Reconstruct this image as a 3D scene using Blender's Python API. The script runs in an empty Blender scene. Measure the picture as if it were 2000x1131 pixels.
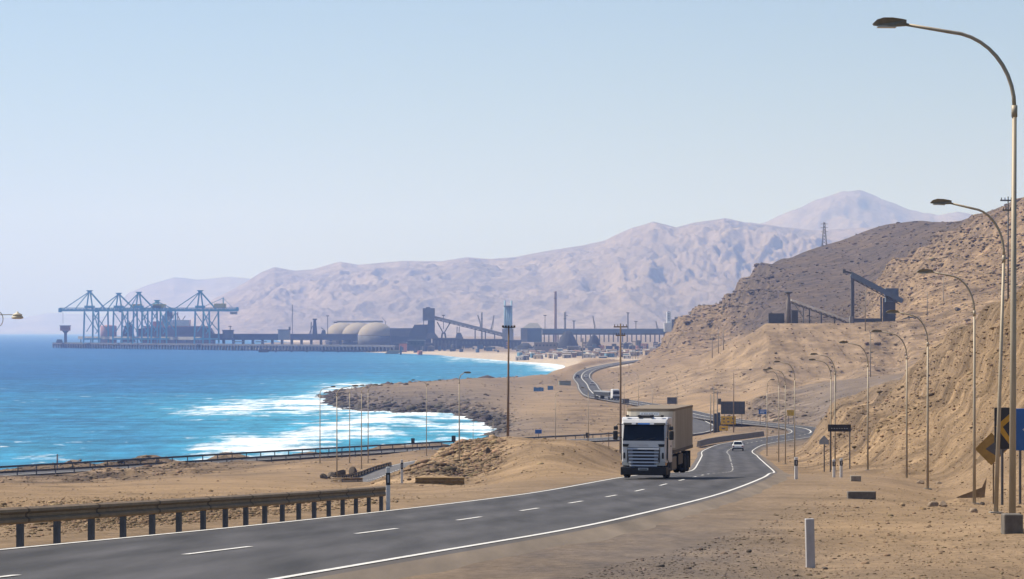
import bpy, math, random
import numpy as np
from mathutils import Vector, Matrix

# ---------------------------------------------------------------- camera, sky, sun, exposure
scene = bpy.context.scene
col = scene.collection
R = math.radians
F = 2000 * 100 / 36.0          # focal length in photo pixels (100 mm lens)
HOR = 646.0                    # row of the sea horizon in the photograph
CAMZ = 25.0                    # the viewpoint stands 25 m above the sea

cam = bpy.data.cameras.new('camera')
cam.lens = 100; cam.sensor_width = 36; cam.sensor_fit = 'HORIZONTAL'
cam.shift_y = (HOR - 565.5) / 2000
cam.clip_start = 0.5; cam.clip_end = 80000
camo = bpy.data.objects.new('camera', cam); col.objects.link(camo)
camo.location = (0, 0, CAMZ); camo.rotation_euler = (R(90), 0, 0)
scene.camera = camo

SUN_EL, SUN_AZ = R(52), R(-74)       # azimuth clockwise from +Y
world = bpy.data.worlds.new('World'); scene.world = world; world.use_nodes = True
nt = world.node_tree; nt.nodes.clear()
sky = nt.nodes.new('ShaderNodeTexSky'); sky.sky_type = 'NISHITA'; sky.sun_disc = False
sky.sun_elevation = SUN_EL; sky.sun_rotation = SUN_AZ
sky.altitude = 30; sky.air_density = 1.0; sky.dust_density = 0.8; sky.ozone_density = 3.5
bg = nt.nodes.new('ShaderNodeBackground'); bg.inputs[1].default_value = 0.082
wo = nt.nodes.new('ShaderNodeOutputWorld')
nt.links.new(sky.outputs[0], bg.inputs[0]); nt.links.new(bg.outputs[0], wo.inputs[0])

sun = bpy.data.lights.new('sun', 'SUN'); sun.energy = 4.6; sun.angle = R(0.53); sun.color = (1.0, 0.945, 0.87)
suno = bpy.data.objects.new('sun', sun); col.objects.link(suno)
sd = Vector((math.sin(SUN_AZ) * math.cos(SUN_EL), math.cos(SUN_AZ) * math.cos(SUN_EL), math.sin(SUN_EL)))
suno.rotation_euler = (-sd).to_track_quat('-Z', 'Y').to_euler()
suno.location = (-300, 80, 400)

scene.view_settings.view_transform = 'Standard'; scene.view_settings.look = 'None'
scene.view_settings.exposure = 0.5; scene.view_settings.gamma = 1; scene.view_settings.use_curve_mapping = False
scene.cycles.max_bounces = 5; scene.cycles.diffuse_bounces = 2; scene.cycles.glossy_bounces = 2
scene.cycles.volume_bounces = 2
HAZE = 0.000104

rng = np.random.default_rng(7)
random.seed(7)

def P(px, py, Y):
    return Vector(((px - 1000) / F * Y, Y, CAMZ - (py - HOR) / F * Y))

# ---------------------------------------------------------------- materials
def mat(name, c, rough=0.8, metal=0.0, var=0.12, scale=3.0, bump=0.0, spec=0.4, streak=0.0, coords='Object'):
    m = bpy.data.materials.new(name); m.use_nodes = True
    n = m.node_tree; b = n.nodes['Principled BSDF']
    b.inputs['Roughness'].default_value = rough; b.inputs['Metallic'].default_value = metal
    b.inputs['Specular IOR Level'].default_value = spec
    tc = n.nodes.new('ShaderNodeTexCoord')
    no = n.nodes.new('ShaderNodeTexNoise'); no.inputs['Scale'].default_value = scale
    no.inputs['Detail'].default_value = 6; no.inputs['Roughness'].default_value = 0.65
    if streak:
        mp = n.nodes.new('ShaderNodeMapping'); mp.inputs['Scale'].default_value = (1, 1, streak)
        n.links.new(tc.outputs[coords], mp.inputs[0]); n.links.new(mp.outputs[0], no.inputs['Vector'])
    else:
        n.links.new(tc.outputs[coords], no.inputs['Vector'])
    mr = n.nodes.new('ShaderNodeMapRange'); mr.inputs[1].default_value = 0.3; mr.inputs[2].default_value = 0.7
    mr.inputs[3].default_value = 1 - var; mr.inputs[4].default_value = 1 + var
    n.links.new(no.outputs[0], mr.inputs[0])
    mx = n.nodes.new('ShaderNodeMix'); mx.data_type = 'RGBA'; mx.blend_type = 'MULTIPLY'; mx.inputs[0].default_value = 1
    mx.inputs[6].default_value = (*c, 1)
    n.links.new(mr.outputs[0], mx.inputs[7]); n.links.new(mx.outputs[2], b.inputs['Base Color'])
    if bump:
        bp = n.nodes.new('ShaderNodeBump'); bp.inputs['Strength'].default_value = bump; bp.inputs['Distance'].default_value = 0.05
        n.links.new(no.outputs[0], bp.inputs['Height']); n.links.new(bp.outputs[0], b.inputs['Normal'])
    return m

# ---------------------------------------------------------------- mesh builder
class MB:
    def __init__(s): s.v = []; s.f = []
    def add(s, vs, fs):
        o = len(s.v); s.v += [tuple(v) for v in vs]; s.f += [tuple(i + o for i in f) for f in fs]; return s
    def box(s, x0, x1, y0, y1, z0, z1):
        return s.add([(x0,y0,z0),(x1,y0,z0),(x1,y1,z0),(x0,y1,z0),(x0,y0,z1),(x1,y0,z1),(x1,y1,z1),(x0,y1,z1)],
                     [(3,2,1,0),(4,5,6,7),(0,1,5,4),(1,2,6,5),(2,3,7,6),(3,0,4,7)])
    def hexa(s, lo, hi):           # two quads, bottom and top
        return s.add(list(lo) + list(hi), [(3,2,1,0),(4,5,6,7),(0,1,5,4),(1,2,6,5),(2,3,7,6),(3,0,4,7)])
    def bar(s, a, b, w, h=None):   # straight bar of square/rect section
        a = Vector(a); b = Vector(b); h = h or w
        d = (b - a).normalized(); up = Vector((0,0,1)) if abs(d.z) < 0.95 else Vector((0,1,0))
        x = d.cross(up).normalized() * w / 2; y = x.cross(d).normalized() * h / 2
        return s.hexa([a-x-y, a+x-y, a+x+y, a-x+y], [b-x-y, b+x-y, b+x+y, b-x+y])
    def tube(s, pts, rad, n=8, caps=True):
        pts = [Vector(p) for p in pts]; rads = rad if isinstance(rad, (list, tuple)) else [rad] * len(pts)
        o = len(s.v); prev = None
        for i, p in enumerate(pts):
            d = (pts[min(i+1, len(pts)-1)] - pts[max(i-1, 0)]).normalized()
            if prev is None:
                ref = Vector((0,0,1)) if abs(d.z) < 0.9 else Vector((1,0,0))
                x = d.cross(ref).normalized()
            else:
                x = (prev - d * prev.dot(d)).normalized()
            prev = x; y = d.cross(x)
            for k in range(n):
                a = 2*math.pi*k/n
                s.v.append(tuple(p + (x*math.cos(a) + y*math.sin(a)) * rads[i]))
        for i in range(len(pts)-1):
            for k in range(n):
                a = o+i*n+k; b = o+i*n+(k+1) % n
                s.f.append((a, b, b+n, a+n))
        if caps:
            s.f.append(tuple(o+k for k in reversed(range(n)))); s.f.append(tuple(o+(len(pts)-1)*n+k for k in range(n)))
        return s
    def lathe(s, prof, n=16, c=(0,0,0)):   # profile of (r, z)
        o = len(s.v)
        for r, z in prof:
            for k in range(n):
                a = 2*math.pi*k/n; s.v.append((c[0]+r*math.cos(a), c[1]+r*math.sin(a), c[2]+z))
        for i in range(len(prof)-1):
            for k in range(n):
                a = o+i*n+k; b = o+i*n+(k+1) % n; s.f.append((a, b, b+n, a+n))
        s.f.append(tuple(o+k for k in reversed(range(n)))); s.f.append(tuple(o+(len(prof)-1)*n+k for k in range(n)))
        return s
    def prism(s, poly, a, b, axis='y'):    # polygon extruded along an axis; poly in the two other axes
        n = len(poly)
        def q(p, t): return {'y': (p[0], t, p[1]), 'x': (t, p[0], p[1]), 'z': (p[0], p[1], t)}[axis]
        return s.add([q(p, a) for p in poly] + [q(p, b) for p in poly],
                     [tuple(range(n)), tuple(reversed(range(n, 2*n)))] + [(i, n+i, n+(i+1) % n, (i+1) % n) for i in range(n)])
    def mesh(s, name, smooth=False):
        me = bpy.data.meshes.new(name); me.from_pydata(s.v, [], s.f)
        import bmesh
        bm = bmesh.new(); bm.from_mesh(me); bmesh.ops.recalc_face_normals(bm, faces=bm.faces); bm.to_mesh(me); bm.free()
        if smooth: me.polygons.foreach_set('use_smooth', [True] * len(me.polygons))
        return me
    def build(s, name, m, parent=None, smooth=False):
        me = s.mesh(name, smooth); me.materials.append(m)
        o = bpy.data.objects.new(name, me); col.objects.link(o)
        if parent: o.parent = parent
        return o
    def bevel(s, name, m, parent=None, w=0.02, seg=2):
        o = s.build(name, m, parent)
        md = o.modifiers.new('bevel', 'BEVEL'); md.width = w; md.segments = seg; md.limit_method = 'ANGLE'
        return o

def tag(o, label, cat, group=None):
    o['label'] = label; o['category'] = cat
    if group: o['group'] = group
    return o
def thing(name, label, cat, loc=(0,0,0), rz=0, group=None):
    o = bpy.data.objects.new(name, None); col.objects.link(o); o.empty_display_size = 0.3
    o.location = loc; o.rotation_euler = (0, 0, rz)
    return tag(o, label, cat, group)
def part(name, me, parent, m=None, loc=(0,0,0), rot=(0,0,0), scale=None):
    o = bpy.data.objects.new(name, me); col.objects.link(o); o.parent = parent; o.location = loc; o.rotation_euler = rot
    if scale: o.scale = scale
    if m and not me.materials: me.materials.append(m)
    return o
def copy_tree(o, parent=None):
    c = o.copy(); col.objects.link(c); c.parent = parent
    for ch in o.children: copy_tree(ch, c)
    return c
def structure(o): o['kind'] = 'structure'; return o
def grid_object(name, V, nr, nc, m, smooth=True, attrs=None, colors=None):
    """rows x columns of vertices as one sheet"""
    me = bpy.data.meshes.new(name)
    i = np.arange(nr*nc).reshape(nr, nc)
    q = np.stack([i[:-1,:-1], i[:-1,1:], i[1:,1:], i[1:,:-1]], -1).reshape(-1, 4)
    me.vertices.add(len(V)); me.vertices.foreach_set('co', V.astype(np.float32).ravel())
    me.loops.add(q.size); me.loops.foreach_set('vertex_index', q.astype(np.int32).ravel())
    me.polygons.add(len(q)); me.polygons.foreach_set('loop_start', np.arange(0, q.size, 4, dtype=np.int32))
    me.polygons.foreach_set('loop_total', np.full(len(q), 4, dtype=np.int32))
    me.polygons.foreach_set('use_smooth', np.full(len(q), smooth))
    me.update(); me.validate()
    for k, a in (attrs or {}).items():
        at = me.attributes.new(k, 'FLOAT', 'POINT'); at.data.foreach_set('value', a.astype(np.float32).ravel())
    for k, a in (colors or {}).items():
        at = me.attributes.new(k, 'FLOAT_COLOR', 'POINT')
        c = np.ones((len(V), 4), np.float32); c[:, :3] = a; at.data.foreach_set('color', c.ravel())
    me.materials.append(m)
    o = bpy.data.objects.new(name, me); col.objects.link(o); return o

# ---------------------------------------------------------------- noise
_perm = np.random.default_rng(3).permutation(4096)
_grad = np.random.default_rng(4).uniform(0, 2*np.pi, 4096)
def perlin(x, y, seed=0):
    xi = np.floor(x).astype(np.int64); yi = np.floor(y).astype(np.int64); xf = x - xi; yf = y - yi
    u = xf*xf*xf*(xf*(xf*6-15)+10); v = yf*yf*yf*(yf*(yf*6-15)+10)
    def g(ix, iy, dx, dy):
        h = _grad[_perm[(_perm[(ix + seed*131) & 4095] + iy) & 4095]]
        return np.cos(h)*dx + np.sin(h)*dy
    a = g(xi, yi, xf, yf); b = g(xi+1, yi, xf-1, yf); c = g(xi, yi+1, xf, yf-1); d = g(xi+1, yi+1, xf-1, yf-1)
    return (a + u*(b-a)) + v*((c + u*(d-c)) - (a + u*(b-a)))
def fbm(x, y, oct=5, seed=0, gain=0.5, ridged=False):
    s = 0; a = 1.0; t = 0
    for k in range(oct):
        n = perlin(x*2**k + 17.3*k, y*2**k - 9.1*k, seed+k) * 1.5
        if ridged: n = 1 - 2*np.abs(n)
        s = s + a*n; t += a; a *= gain
    return s / t
def sstep(a, b, x):
    t = np.clip((x - a) / (b - a), 0, 1); return t*t*(3 - 2*t)
def mq_fit(pts, c=0.12):
    """Hardy multiquadric surface through scattered heights"""
    p = np.array(pts, float); q = p[:, :2]
    A = np.sqrt(((q[:, None] - q[None])**2).sum(-1) + c*c); n = len(q)
    M = np.zeros((n+1, n+1)); M[:n, :n] = A - 1e-3*np.eye(n); M[:n, n] = 1; M[n, :n] = 1
    w = np.linalg.solve(M, np.append(p[:, 2], 0))
    def ev(a, b):
        out = np.empty(a.size); af = a.ravel(); bf = b.ravel()
        for i in range(0, a.size, 40000):
            j = slice(i, i+40000)
            out[j] = np.sqrt((af[j, None]-q[:, 0])**2 + (bf[j, None]-q[:, 1])**2 + c*c) @ w[:n] + w[n]
        return out.reshape(a.shape)
    return ev
# ================================================================ ROUTES (monotone in Y: X, height below the viewpoint D)
def route(pts, step=None):
    p = np.array(pts, float)
    from_y = p[:, 1]
    # smooth interpolation (Catmull-Rom in Y)
    def f(Y, c):
        Y = np.asarray(Y, float); i = np.clip(np.searchsorted(from_y, Y) - 1, 0, len(p)-2)
        y0, y1 = from_y[i], from_y[i+1]; t = np.clip((Y - y0)/(y1 - y0), -0.5, 1.5)
        m = np.gradient(p[:, c], from_y)
        h = y1 - y0; t2 = t*t; t3 = t2*t
        return (2*t3-3*t2+1)*p[i, c] + (t3-2*t2+t)*h*m[i] + (-2*t3+3*t2)*p[i+1, c] + (t3-t2)*h*m[i+1]
    r = {'x': lambda Y: f(Y, 0), 'z': lambda Y: CAMZ - f(Y, 2), 'y0': from_y[0], 'y1': from_y[-1]}
    def th(Y):
        Y = np.asarray(Y, float); return np.arctan((f(Y+0.6, 0) - f(Y-0.6, 0)) / 1.2)
    r['th'] = th
    return r
HW = 3.8
_ml = [(-13.9,20,2.53),(-8.85,48.9,3.78),(-6.6,61.2,4.30),(-3.33,84.2,5.30),(0.6,113,6.48),(5.75,152,7.86),(9.0,184,9.25),(12.6,220,10.98),(16.6,264,13.0),
       (21.6,330,15.3),(26.0,390,17.2),(30.6,450,18.8),(35.7,485,19.3),(41.5,511,19.7),(47.0,532,20.0),(54.5,560,20.25),(57.6,590,20.5),(57.5,615,20.8),(53.5,645,21.1),
       (48.5,680,21.4),(45.5,720,21.7),(43.0,778,22),(36.5,850,22),(30,905,22),(25.6,950,22),(24.8,986,22),(25,1044,22),(27.3,1186,22.1),(29,1340,22.2),(40,1620,22.2),(64,1900,22.2),(100,2200,22.2),(150,2500,22)]
MAIN = route([(x + HW/np.cos(0.13), y, d) for x, y, d in _ml])
COAST = route([(-140,330,20.6),(-103,378,20.9),(-75.3,418.6,21.1),(-56.3,447,21.1),(-34.7,482,21.15),(-10.7,521,21.3),(-3.0,533,21.35),(19.5,569,21.6),(33,600,21.9),(39.5,625,22),(42.5,655,22),(43,690,22),(44.5,730,21.9)])
RAMP = route([(-16.0,286,15.35),(-15.7,293,15.5),(-15.3,310,16.1),(-14.2,335,16.5),(-12.4,365,17.15),(-10.8,400,18.2),(-8.9,450,20.0),(-6.3,500,21.0)])

# ================================================================ GROUND: scattered heights (photo column, distance, row)
KX, KL = 1/260.0, 1/0.42
CP = []
def c(px, Y, py): CP.append((px*KX, math.log(Y)*KL, py))
def cD(px, Y, D): c(px, Y, HOR + F*D/Y)
for r, ys in ((MAIN, (22,30,40,49,61,75,90,113,135,152,175,200,220,245,264,300,345,390,450,485,511,540,575,605,640,680,730,778,850,926,1044,1186,1340,1620,1900,2200)),
              (COAST, (345,378,418,447,482,521,569,600,640,690)), (RAMP, (288,300,318,340,374,410))):
    for Y in ys:
        X = float(r['x'](Y)); cD(1000 + X/Y*F, Y, CAMZ - float(r['z'](Y)))
# open ground on the seaward side of the near road
for px in (-700, -350, -80, 150):
    for Y, py in ((100,998),(140,972),(190,957),(250,949),(310,944),(345,942)): c(px, Y, py + (0 if px > -200 else 8))
for px, q in ((380, ((100,998),(140,970),(190,952),(250,941),(310,932),(360,928))), (600, ((100,1000),(140,972),(190,956),(250,949),(300,936),(345,918),(378,906)))):
    for Y, py in q: c(px, Y, py)
for px in (-700, -350): 
    for Y in (22, 40, 60): cD(px, Y, 2.6 + 0.040*Y)
for px, Y, py in ((700,250,953),(740,200,953),(760,140,972),(640,120,986),(700,100,995)): c(px, Y, py)
for Y in (390, 418, 447, 482, 521, 560):
    th_ = float(COAST['th'](Y))
    for off, up in ((9, .05), (17, .35), (27, .9)):
        x_ = float(COAST['x'](Y)) + off*math.cos(th_); y_ = Y - off*math.sin(th_); cD(1000 + x_/y_*F, y_, CAMZ - float(COAST['z'](Y)) - up)
# embankment down to the sea beyond the coast road
for px, Y0 in ((-700,345),(-350,385),(-80,425),(150,447),(300,465),(450,482),(600,500),(750,525),(850,540)):
    cD(px, Y0+14, 22.2); cD(px, Y0+40, 26.2); cD(px, Y0+110, 28)
# the rubble mound and the sandy bench behind it
for px, Y, py in ((800,278,936),(835,280,914),(870,282,889),(905,284,868),(950,288,859),(992,292,857),(1060,295,860),(1130,295,862),(1200,290,864),
                  (790,245,947),(850,245,935),(900,250,931),(950,250,908),(1000,248,888),(1060,240,882),(1130,236,888),(1200,225,903),
                  (800,205,951),(870,205,950),(940,205,946),(1000,205,934),(1060,200,926),(1130,190,925),
                  (820,150,970),(900,150,965),(980,155,953),(1060,150,948),(1120,155,938),(850,110,992),
                  (860,330,903),(930,335,890),(1000,340,880),(1100,345,876),(1200,340,875),(1270,330,880),
                  (900,400,896),(1000,410,886),(1100,420,880),(1200,420,876),(1290,420,876),(1290,500,864),(1310,250,905),(1320,300,893)): c(px, Y, py)
# right verge: lamp and marker feet
for px, Y, py in ((1975,58,1036),(1945,92.6,1006),(1905,121.6,988),(1812,157,963),(1770,193,936),(1695,220,921),(1630,263,904),(1610,285,898),(1552,299,894),
                  (1556,159,929),(1635,165,926),(1580,48,1142),(1700,45,1133),(2000,45,1131),(1300,45,1120),(1300,60,1062),(1500,60,1050),(1700,62,1046),(1450,80,1012),(1600,90,1000),(1750,90,1003),
                  (1450,110,975),(1600,120,968),(1750,125,975),(1500,140,945),(1680,140,950),(1900,80,1014),(2200,58,1030),(2200,40,1110),(2600,40,1080),(2200,110,980),(2600,80,950),
                  (1400,30,1230),(1800,30,1220),(2300,30,1200),(1000,22,1380),(1600,22,1360),(2300,22,1330),(1520,220,915),(1600,220,915),(1540,264,905)): c(px, Y, py)
# near hillside right of the road
for px, Y, py in ((1530,330,889),(1560,345,884),(1640,300,893),(1720,255,908),(1800,225,912),(1880,185,925),(1960,150,945),(2060,130,955),
                  (1500,400,872),(1520,450,866),(1540,430,868),(1575,420,848),(1615,410,806),(1646,400,784),(1691,390,773),(1748,372,756),(1808,345,706),(1850,325,680),(1894,300,655),(1936,280,637),(1984,252,592),(2050,235,550),(2200,210,470),(2600,180,330),
                  (1620,340,866),(1680,320,850),(1740,300,838),(1800,270,840),(1860,240,836),(1930,205,815),(2000,180,790),(2100,165,760),(2400,130,700),
                  (1760,330,790),(1840,295,760),(1920,255,715),
                  (1575,470,862),(1615,470,835),(1680,470,800),(1760,460,775),(1850,440,725),(1950,400,680),(2050,360,620),(2300,330,520),
                  (1640,560,828),(1750,560,790),(1850,560,740),(1950,520,690),(2100,480,610),(2500,400,440)): c(px, Y, py)
# inside the bend, the cutting behind it, the bench and the tip face below the works
for px, Y, py in ((1400,540,853),(1440,565,843),(1420,610,832),(1400,650,826),(1310,560,856),(1330,640,838),(1600,620,832),(1660,640,822),
                  (1450,672,818),(1520,668,824),(1580,660,826),(1450,705,797),(1520,702,796),(1580,700,786),(1650,690,768),(1750,680,742),(1850,660,720),(2000,640,660),(2300,600,500),
                  (1370,720,806),(1370,760,800),(1420,800,790),(1500,850,766),(1580,850,755),(1660,850,746),(1740,850,736),(1850,850,712),(2000,850,640),
                  (1300,850,790),(1400,860,782),(1450,900,770),(1300,940,770),(1560,915,757),(1640,915,745),(1740,915,728),(1850,915,700),
                  (1230,1000,762),(1280,1010,742),(1350,1010,718),(1400,1015,700),(1450,1015,666),(1500,1012,636),(1540,1010,632),(1600,1010,632),(1680,1005,632),(1740,1000,633),(1850,1000,628),(2000,1000,580),(2300,950,430),
                  (1500,1130,634),(1600,1130,630),(1680,1120,622),(1740,1110,606),(1800,1100,575),(1870,1100,545),
                  (1690,1220,598),(1725,1230,552),(1760,1260,526),(1800,1300,506),(1850,1350,472),(1914,1400,437),(2000,1400,402),(2200,1350,330),(2600,1200,230),(1640,1300,606),(1580,1300,622)): c(px, Y, py)
# the brown headland hill with its cliffs
for px, Y, py in ((1200,1300,735),(1260,1300,725),(1330,1300,712),(1400,1300,692),(1460,1300,672),(1270,1500,712),(1320,1500,702),(1380,1520,690),(1440,1500,668),(1500,1450,640),(1560,1500,612),(1620,1550,592),(1700,1600,560),
                  (1281,1640,690),(1302,1680,668),(1330,1700,640),(1355,1710,632),(1400,1720,628),(1440,1700,618),(1480,1680,598),
                  (1270,1800,700),(1283,1800,686),(1301,1790,667),(1309,1790,646),(1325,1800,640),(1333,1810,622),(1354,1830,615),(1399,1840,607),(1418,1850,600),(1428,1860,577),(1442,1870,572),(1455,1880,548),(1471,1890,543),(1484,1900,529),
                  (1508,1950,518),(1572,2000,493),(1609,2000,480),(1678,2030,457),(1725,2050,442),(1771,2050,436),(1803,2050,434),(1832,2050,441),(1857,2050,447),(1914,2000,440),(2000,2000,425),(2300,2000,390),
                  (1500,2300,585),(1600,2400,560),(1750,2500,530),(1900,2500,520),(2300,2500,460),(1300,2100,680),(1400,2200,640)): c(px, Y, py)
# coastal flat, headland, beach, town and works
for px in (1020, 1090, 1180):
    for Y in (700, 830, 950, 1080, 1220): cD(px, Y, 22.2 if px > 1030 else 22.6)
for px, Y, D in ((960,640,24.0),(985,681,24.2),(940,700,26.5),(970,776,24.2),(900,760,27.5),(905,837,24.4),(880,873,24),(820,885,24.0),(720,902,24.2),(660,985,24.0),(640,1014,24.6),(640,1110,24.6),(700,1180,24),(760,1274,24.2),
                 (880,1370,24.2),(1000,1425,24.0),(1060,1500,23.6),(950,920,21.4),(850,980,21.2),(760,1050,21.5),(700,1060,22.2),(950,1100,20.8),(850,1150,21),(950,1280,21.2),(1050,1350,21),
                 (860,820,28),(700,800,29.5),(700,740,29.5),(640,700,29),(780,740,29),(840,720,28.5),(760,680,29),(620,640,28.5),(740,620,28),(820,640,28),(560,800,29.5),(880,680,27.5),(560,900,29),(560,1050,29),(600,1250,29),(760,1450,29),(900,1600,28.5),(1000,1600,27.5),(1040,1720,27.0),
                 (1088,1700,24),(1102,1850,24.2),(1115,1950,24),(1130,1700,20.2),(1150,1900,20),(1180,2050,20.6),(1060,1950,26.5),(1090,2080,25.2),(1000,2315,25),(950,2150,27.5),(900,2671,25),(850,2955,25),(770,3156,25),(700,3350,25),(600,3600,25),(480,4200,25),(400,4600,25.5),
                 (850,2500,28),(760,2800,28),(650,3100,29),(500,3500,29),(380,4100,29),(1050,2420,23.4),(960,2780,23.4),(900,3050,22.6),(820,3300,22.4),(720,3550,22.4),(620,3900,22),(500,4500,22),
                 (1150,2400,22.3),(1250,2400,22),(1100,2800,22),(1200,2900,21.6),(1000,3200,21),(1200,3600,19),(1000,4000,18),(800,4200,19),(1300,3000,20),(1400,3000,16),(1600,3200,10),(1800,3200,0),(2300,3200,-40)): cD(px, Y, D)
for px in (-700, -300, 0, 250, 450):
    for Y in (560, 750, 1000, 1500, 2200, 3200, 4500, 6500, 9500): cD(px, Y, 29 + 0.0015*Y)
for px, D in ((550,24.5),(650,20),(800,16),(1000,14),(1200,12),(1500,8),(1900,2),(2600,-20)):
    for Y in (5200, 7000, 9500): cD(px, Y, D if px > 560 or Y < 6000 else 24.0)
_ev = mq_fit(CP)

PXS = np.concatenate([np.linspace(-700, -40, 34)[:-1], np.arange(-40, 2041, 5.0), np.linspace(2043, 2700, 34)])
NR = 1240
LYS = np.linspace(math.log(18), math.log(9500), NR)
NC = len(PXS)
GPX, GL = np.meshgrid(PXS, LYS)
GY = np.exp(GL); GX = (GPX - 1000)/F*GY
# evaluate on every third row/column, then refine
def refine(ev):
    pc = PXS[::3]; lc = LYS[::3]
    if pc[-1] != PXS[-1]: pc = np.append(pc, PXS[-1])
    if lc[-1] != LYS[-1]: lc = np.append(lc, LYS[-1])
    a, b = np.meshgrid(pc, lc); v = ev(a*KX, b*KL)
    v = np.stack([np.interp(PXS, pc, row) for row in v])
    return np.stack([np.interp(LYS, lc, v[:, j]) for j in range(NC)], 1)
ROW = refine(_ev)
ROW = (ROW + np.roll(ROW, 1, 0) + np.roll(ROW, -1, 0)) / 3 if False else ROW
GZ = CAMZ - (ROW - HOR)/F*GY

# roughness / colour zones (photo column, distance, rock 0..1, tone: 0 sand .. 1 dark brown rock, grey 0..1)
ZN = [(0,57,.2,.25,.1),(150,75,.65,.25,.05),(450,92,.65,.25,.05),(650,100,.5,.25,.05),(0,150,.35,.25,.0),(120,340,.85,.55,.05),(230,345,.9,.6,.05),(360,362,.8,.5,.05),(300,300,.45,.35,0),(600,300,.25,.2,.05),(-500,200,.25,.25,0),(-500,40,.2,.25,.2),(860,265,1.0,.35,.15),(930,270,.7,.25,.1),(1050,270,.62,.2,0),(1150,230,.42,.15,0),(1000,220,.5,.2,0),(850,150,.15,.2,.15),
      (1380,58,.25,.75,.6),(1250,48,.25,.85,.65),(1500,75,.2,.5,.4),(1420,85,.2,.6,.45),(1350,75,.2,.7,.55),(1600,70,.12,.2,.1),(1900,70,.15,.16,.05),(1700,150,.15,.25,.1),(1450,110,.15,.5,.35),(1550,220,.2,.35,.25),(1850,120,.2,.16,0),(2300,80,.2,.2,0),
      (1620,350,.8,.3,.0),(1750,310,.9,.28,0),(1880,240,.8,.25,0),(1980,190,.7,.25,0),(1700,380,.7,.5,.25),(1900,290,.8,.3,.05),(2300,200,.8,.3,0),
      (1100,450,.3,.25,.1),(900,480,.3,.3,.1),(1420,580,.3,.35,.2),(1500,690,1.0,.62,.45),(1600,760,.3,.72,.55),(1700,800,.3,.7,.5),(1430,840,.2,.12,.05),(1550,960,.45,.28,.2),(1350,960,.4,.28,.15),(1650,960,.5,.3,.15),(1800,900,.5,.32,.1),
      (1200,900,.6,.35,.2),(1100,760,.5,.38,.25),(1130,860,.55,.4,.25),(1030,700,.5,.6,.5),(980,760,.6,.75,.55),(1040,800,.2,.25,.3),(900,900,.6,.85,.6),(700,990,.6,.9,.65),(700,1080,.5,.8,.55),(850,1080,.3,.55,.45),(950,1200,.25,.5,.4),(1060,1250,.4,.45,.3),(1140,1500,.5,.3,.1),(1180,1250,.6,.5,.35),
      (1600,1010,.2,.3,.1),(1600,1150,.6,.6,.2),(1760,1230,1.0,.4,.05),(1850,1250,1.0,.45,.1),(1950,1200,1.0,.4,.05),(1900,1380,.9,.6,.1),(1550,1800,.7,.85,.15),(1700,1900,.7,.85,.15),(1650,1500,.7,.85,.15),(1450,1750,1.0,.6,.1),(1350,1750,1.0,.5,.1),(1320,1400,.4,.3,.1),(1450,1400,.5,.35,.15),
      (1000,2500,.1,.05,.1),(1100,2050,.15,.05,.05),(1200,2600,.3,.35,.3),(1000,3300,.3,.6,.6),(800,3600,.3,.6,.6),(1200,5000,.3,.4,.3),(800,7000,.3,.35,.3),(300,3000,.2,.6,.5),(300,8000,.2,.5,.5),(2000,3000,.7,.7,.1)]
z3 = [mq_fit([(a*KX, math.log(b)*KL, q[k]) for (a, b, *q) in ZN], c=0.3) for k in range(3)]
ROCK, TONE, GREY = [np.clip(refine(e), 0, 1) for e in z3]

def road_d(r, X, Y, z0, z1):
    ok = (Y > r['y0']-1) & (Y < r['y1']+1); Yc = np.clip(Y, r['y0'], r['y1'])
    return np.where(ok, np.abs(X - r['x'](Yc))*np.cos(r['th'](Yc)), 1e6), r['z'](Yc)
ROUTES = ((MAIN, 6.6, 9), (COAST, 6.6, 8), (RAMP, 2.9, 5))
near_road = np.full(GX.shape, 1e6)
for r, hw, bl in ROUTES:
    d, z = road_d(r, GX, GY, 0, 0); near_road = np.minimum(near_road, d - hw)
# relief: octaves no finer than the sheet can carry
relief = np.zeros_like(GZ)
amp = (0.04 + ROCK**1.3)
for k, lam in enumerate((90, 45, 22, 11, 5.5, 2.8, 1.4, 0.7, 0.35)):
    keep = sstep(0.6, 1.5, lam / (0.010*GY)) * (1 - sstep(0.05, 0.16, lam / GY)) 
    n = perlin(GX/lam + 31*k, GY/lam*0.8 + 7*k, 20+k)*1.5
    rd = (1 - 2*np.abs(perlin(GX/lam*1.1 - 5*k, GY/lam*0.9 + 3*k, 40+k)*1.5))
    relief += keep * (lam if lam < 2.6 else 2.6*(lam/2.6)**0.5) * (0.07*n + 0.085*rd*ROCK) * amp * (1 if lam < 8 else sstep(0.5, 0.9, ROCK) + 0.06)
def mask(a, b, fa, y0, y1, fy):
    return sstep(a-fa, a+fa, GPX)*sstep(b+fa, b-fa, GPX)*sstep(y0-fy, y0+fy, GY)*sstep(y1+fy, y1-fy, GY)
calm = sstep(0.0, 7.0, near_road)
def terrace(z, step, sharp, off):
    q = (z-off)/step + 0.25*perlin(GX/60, GY/90, 55) + .1*perlin(GX/14, GY/20, 56); f = np.floor(q); t_ = q-f
    return off + step*(f + sstep(0.5-sharp, 0.5+sharp, t_)) - step*0.25*perlin(GX/60, GY/90, 55)
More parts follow.
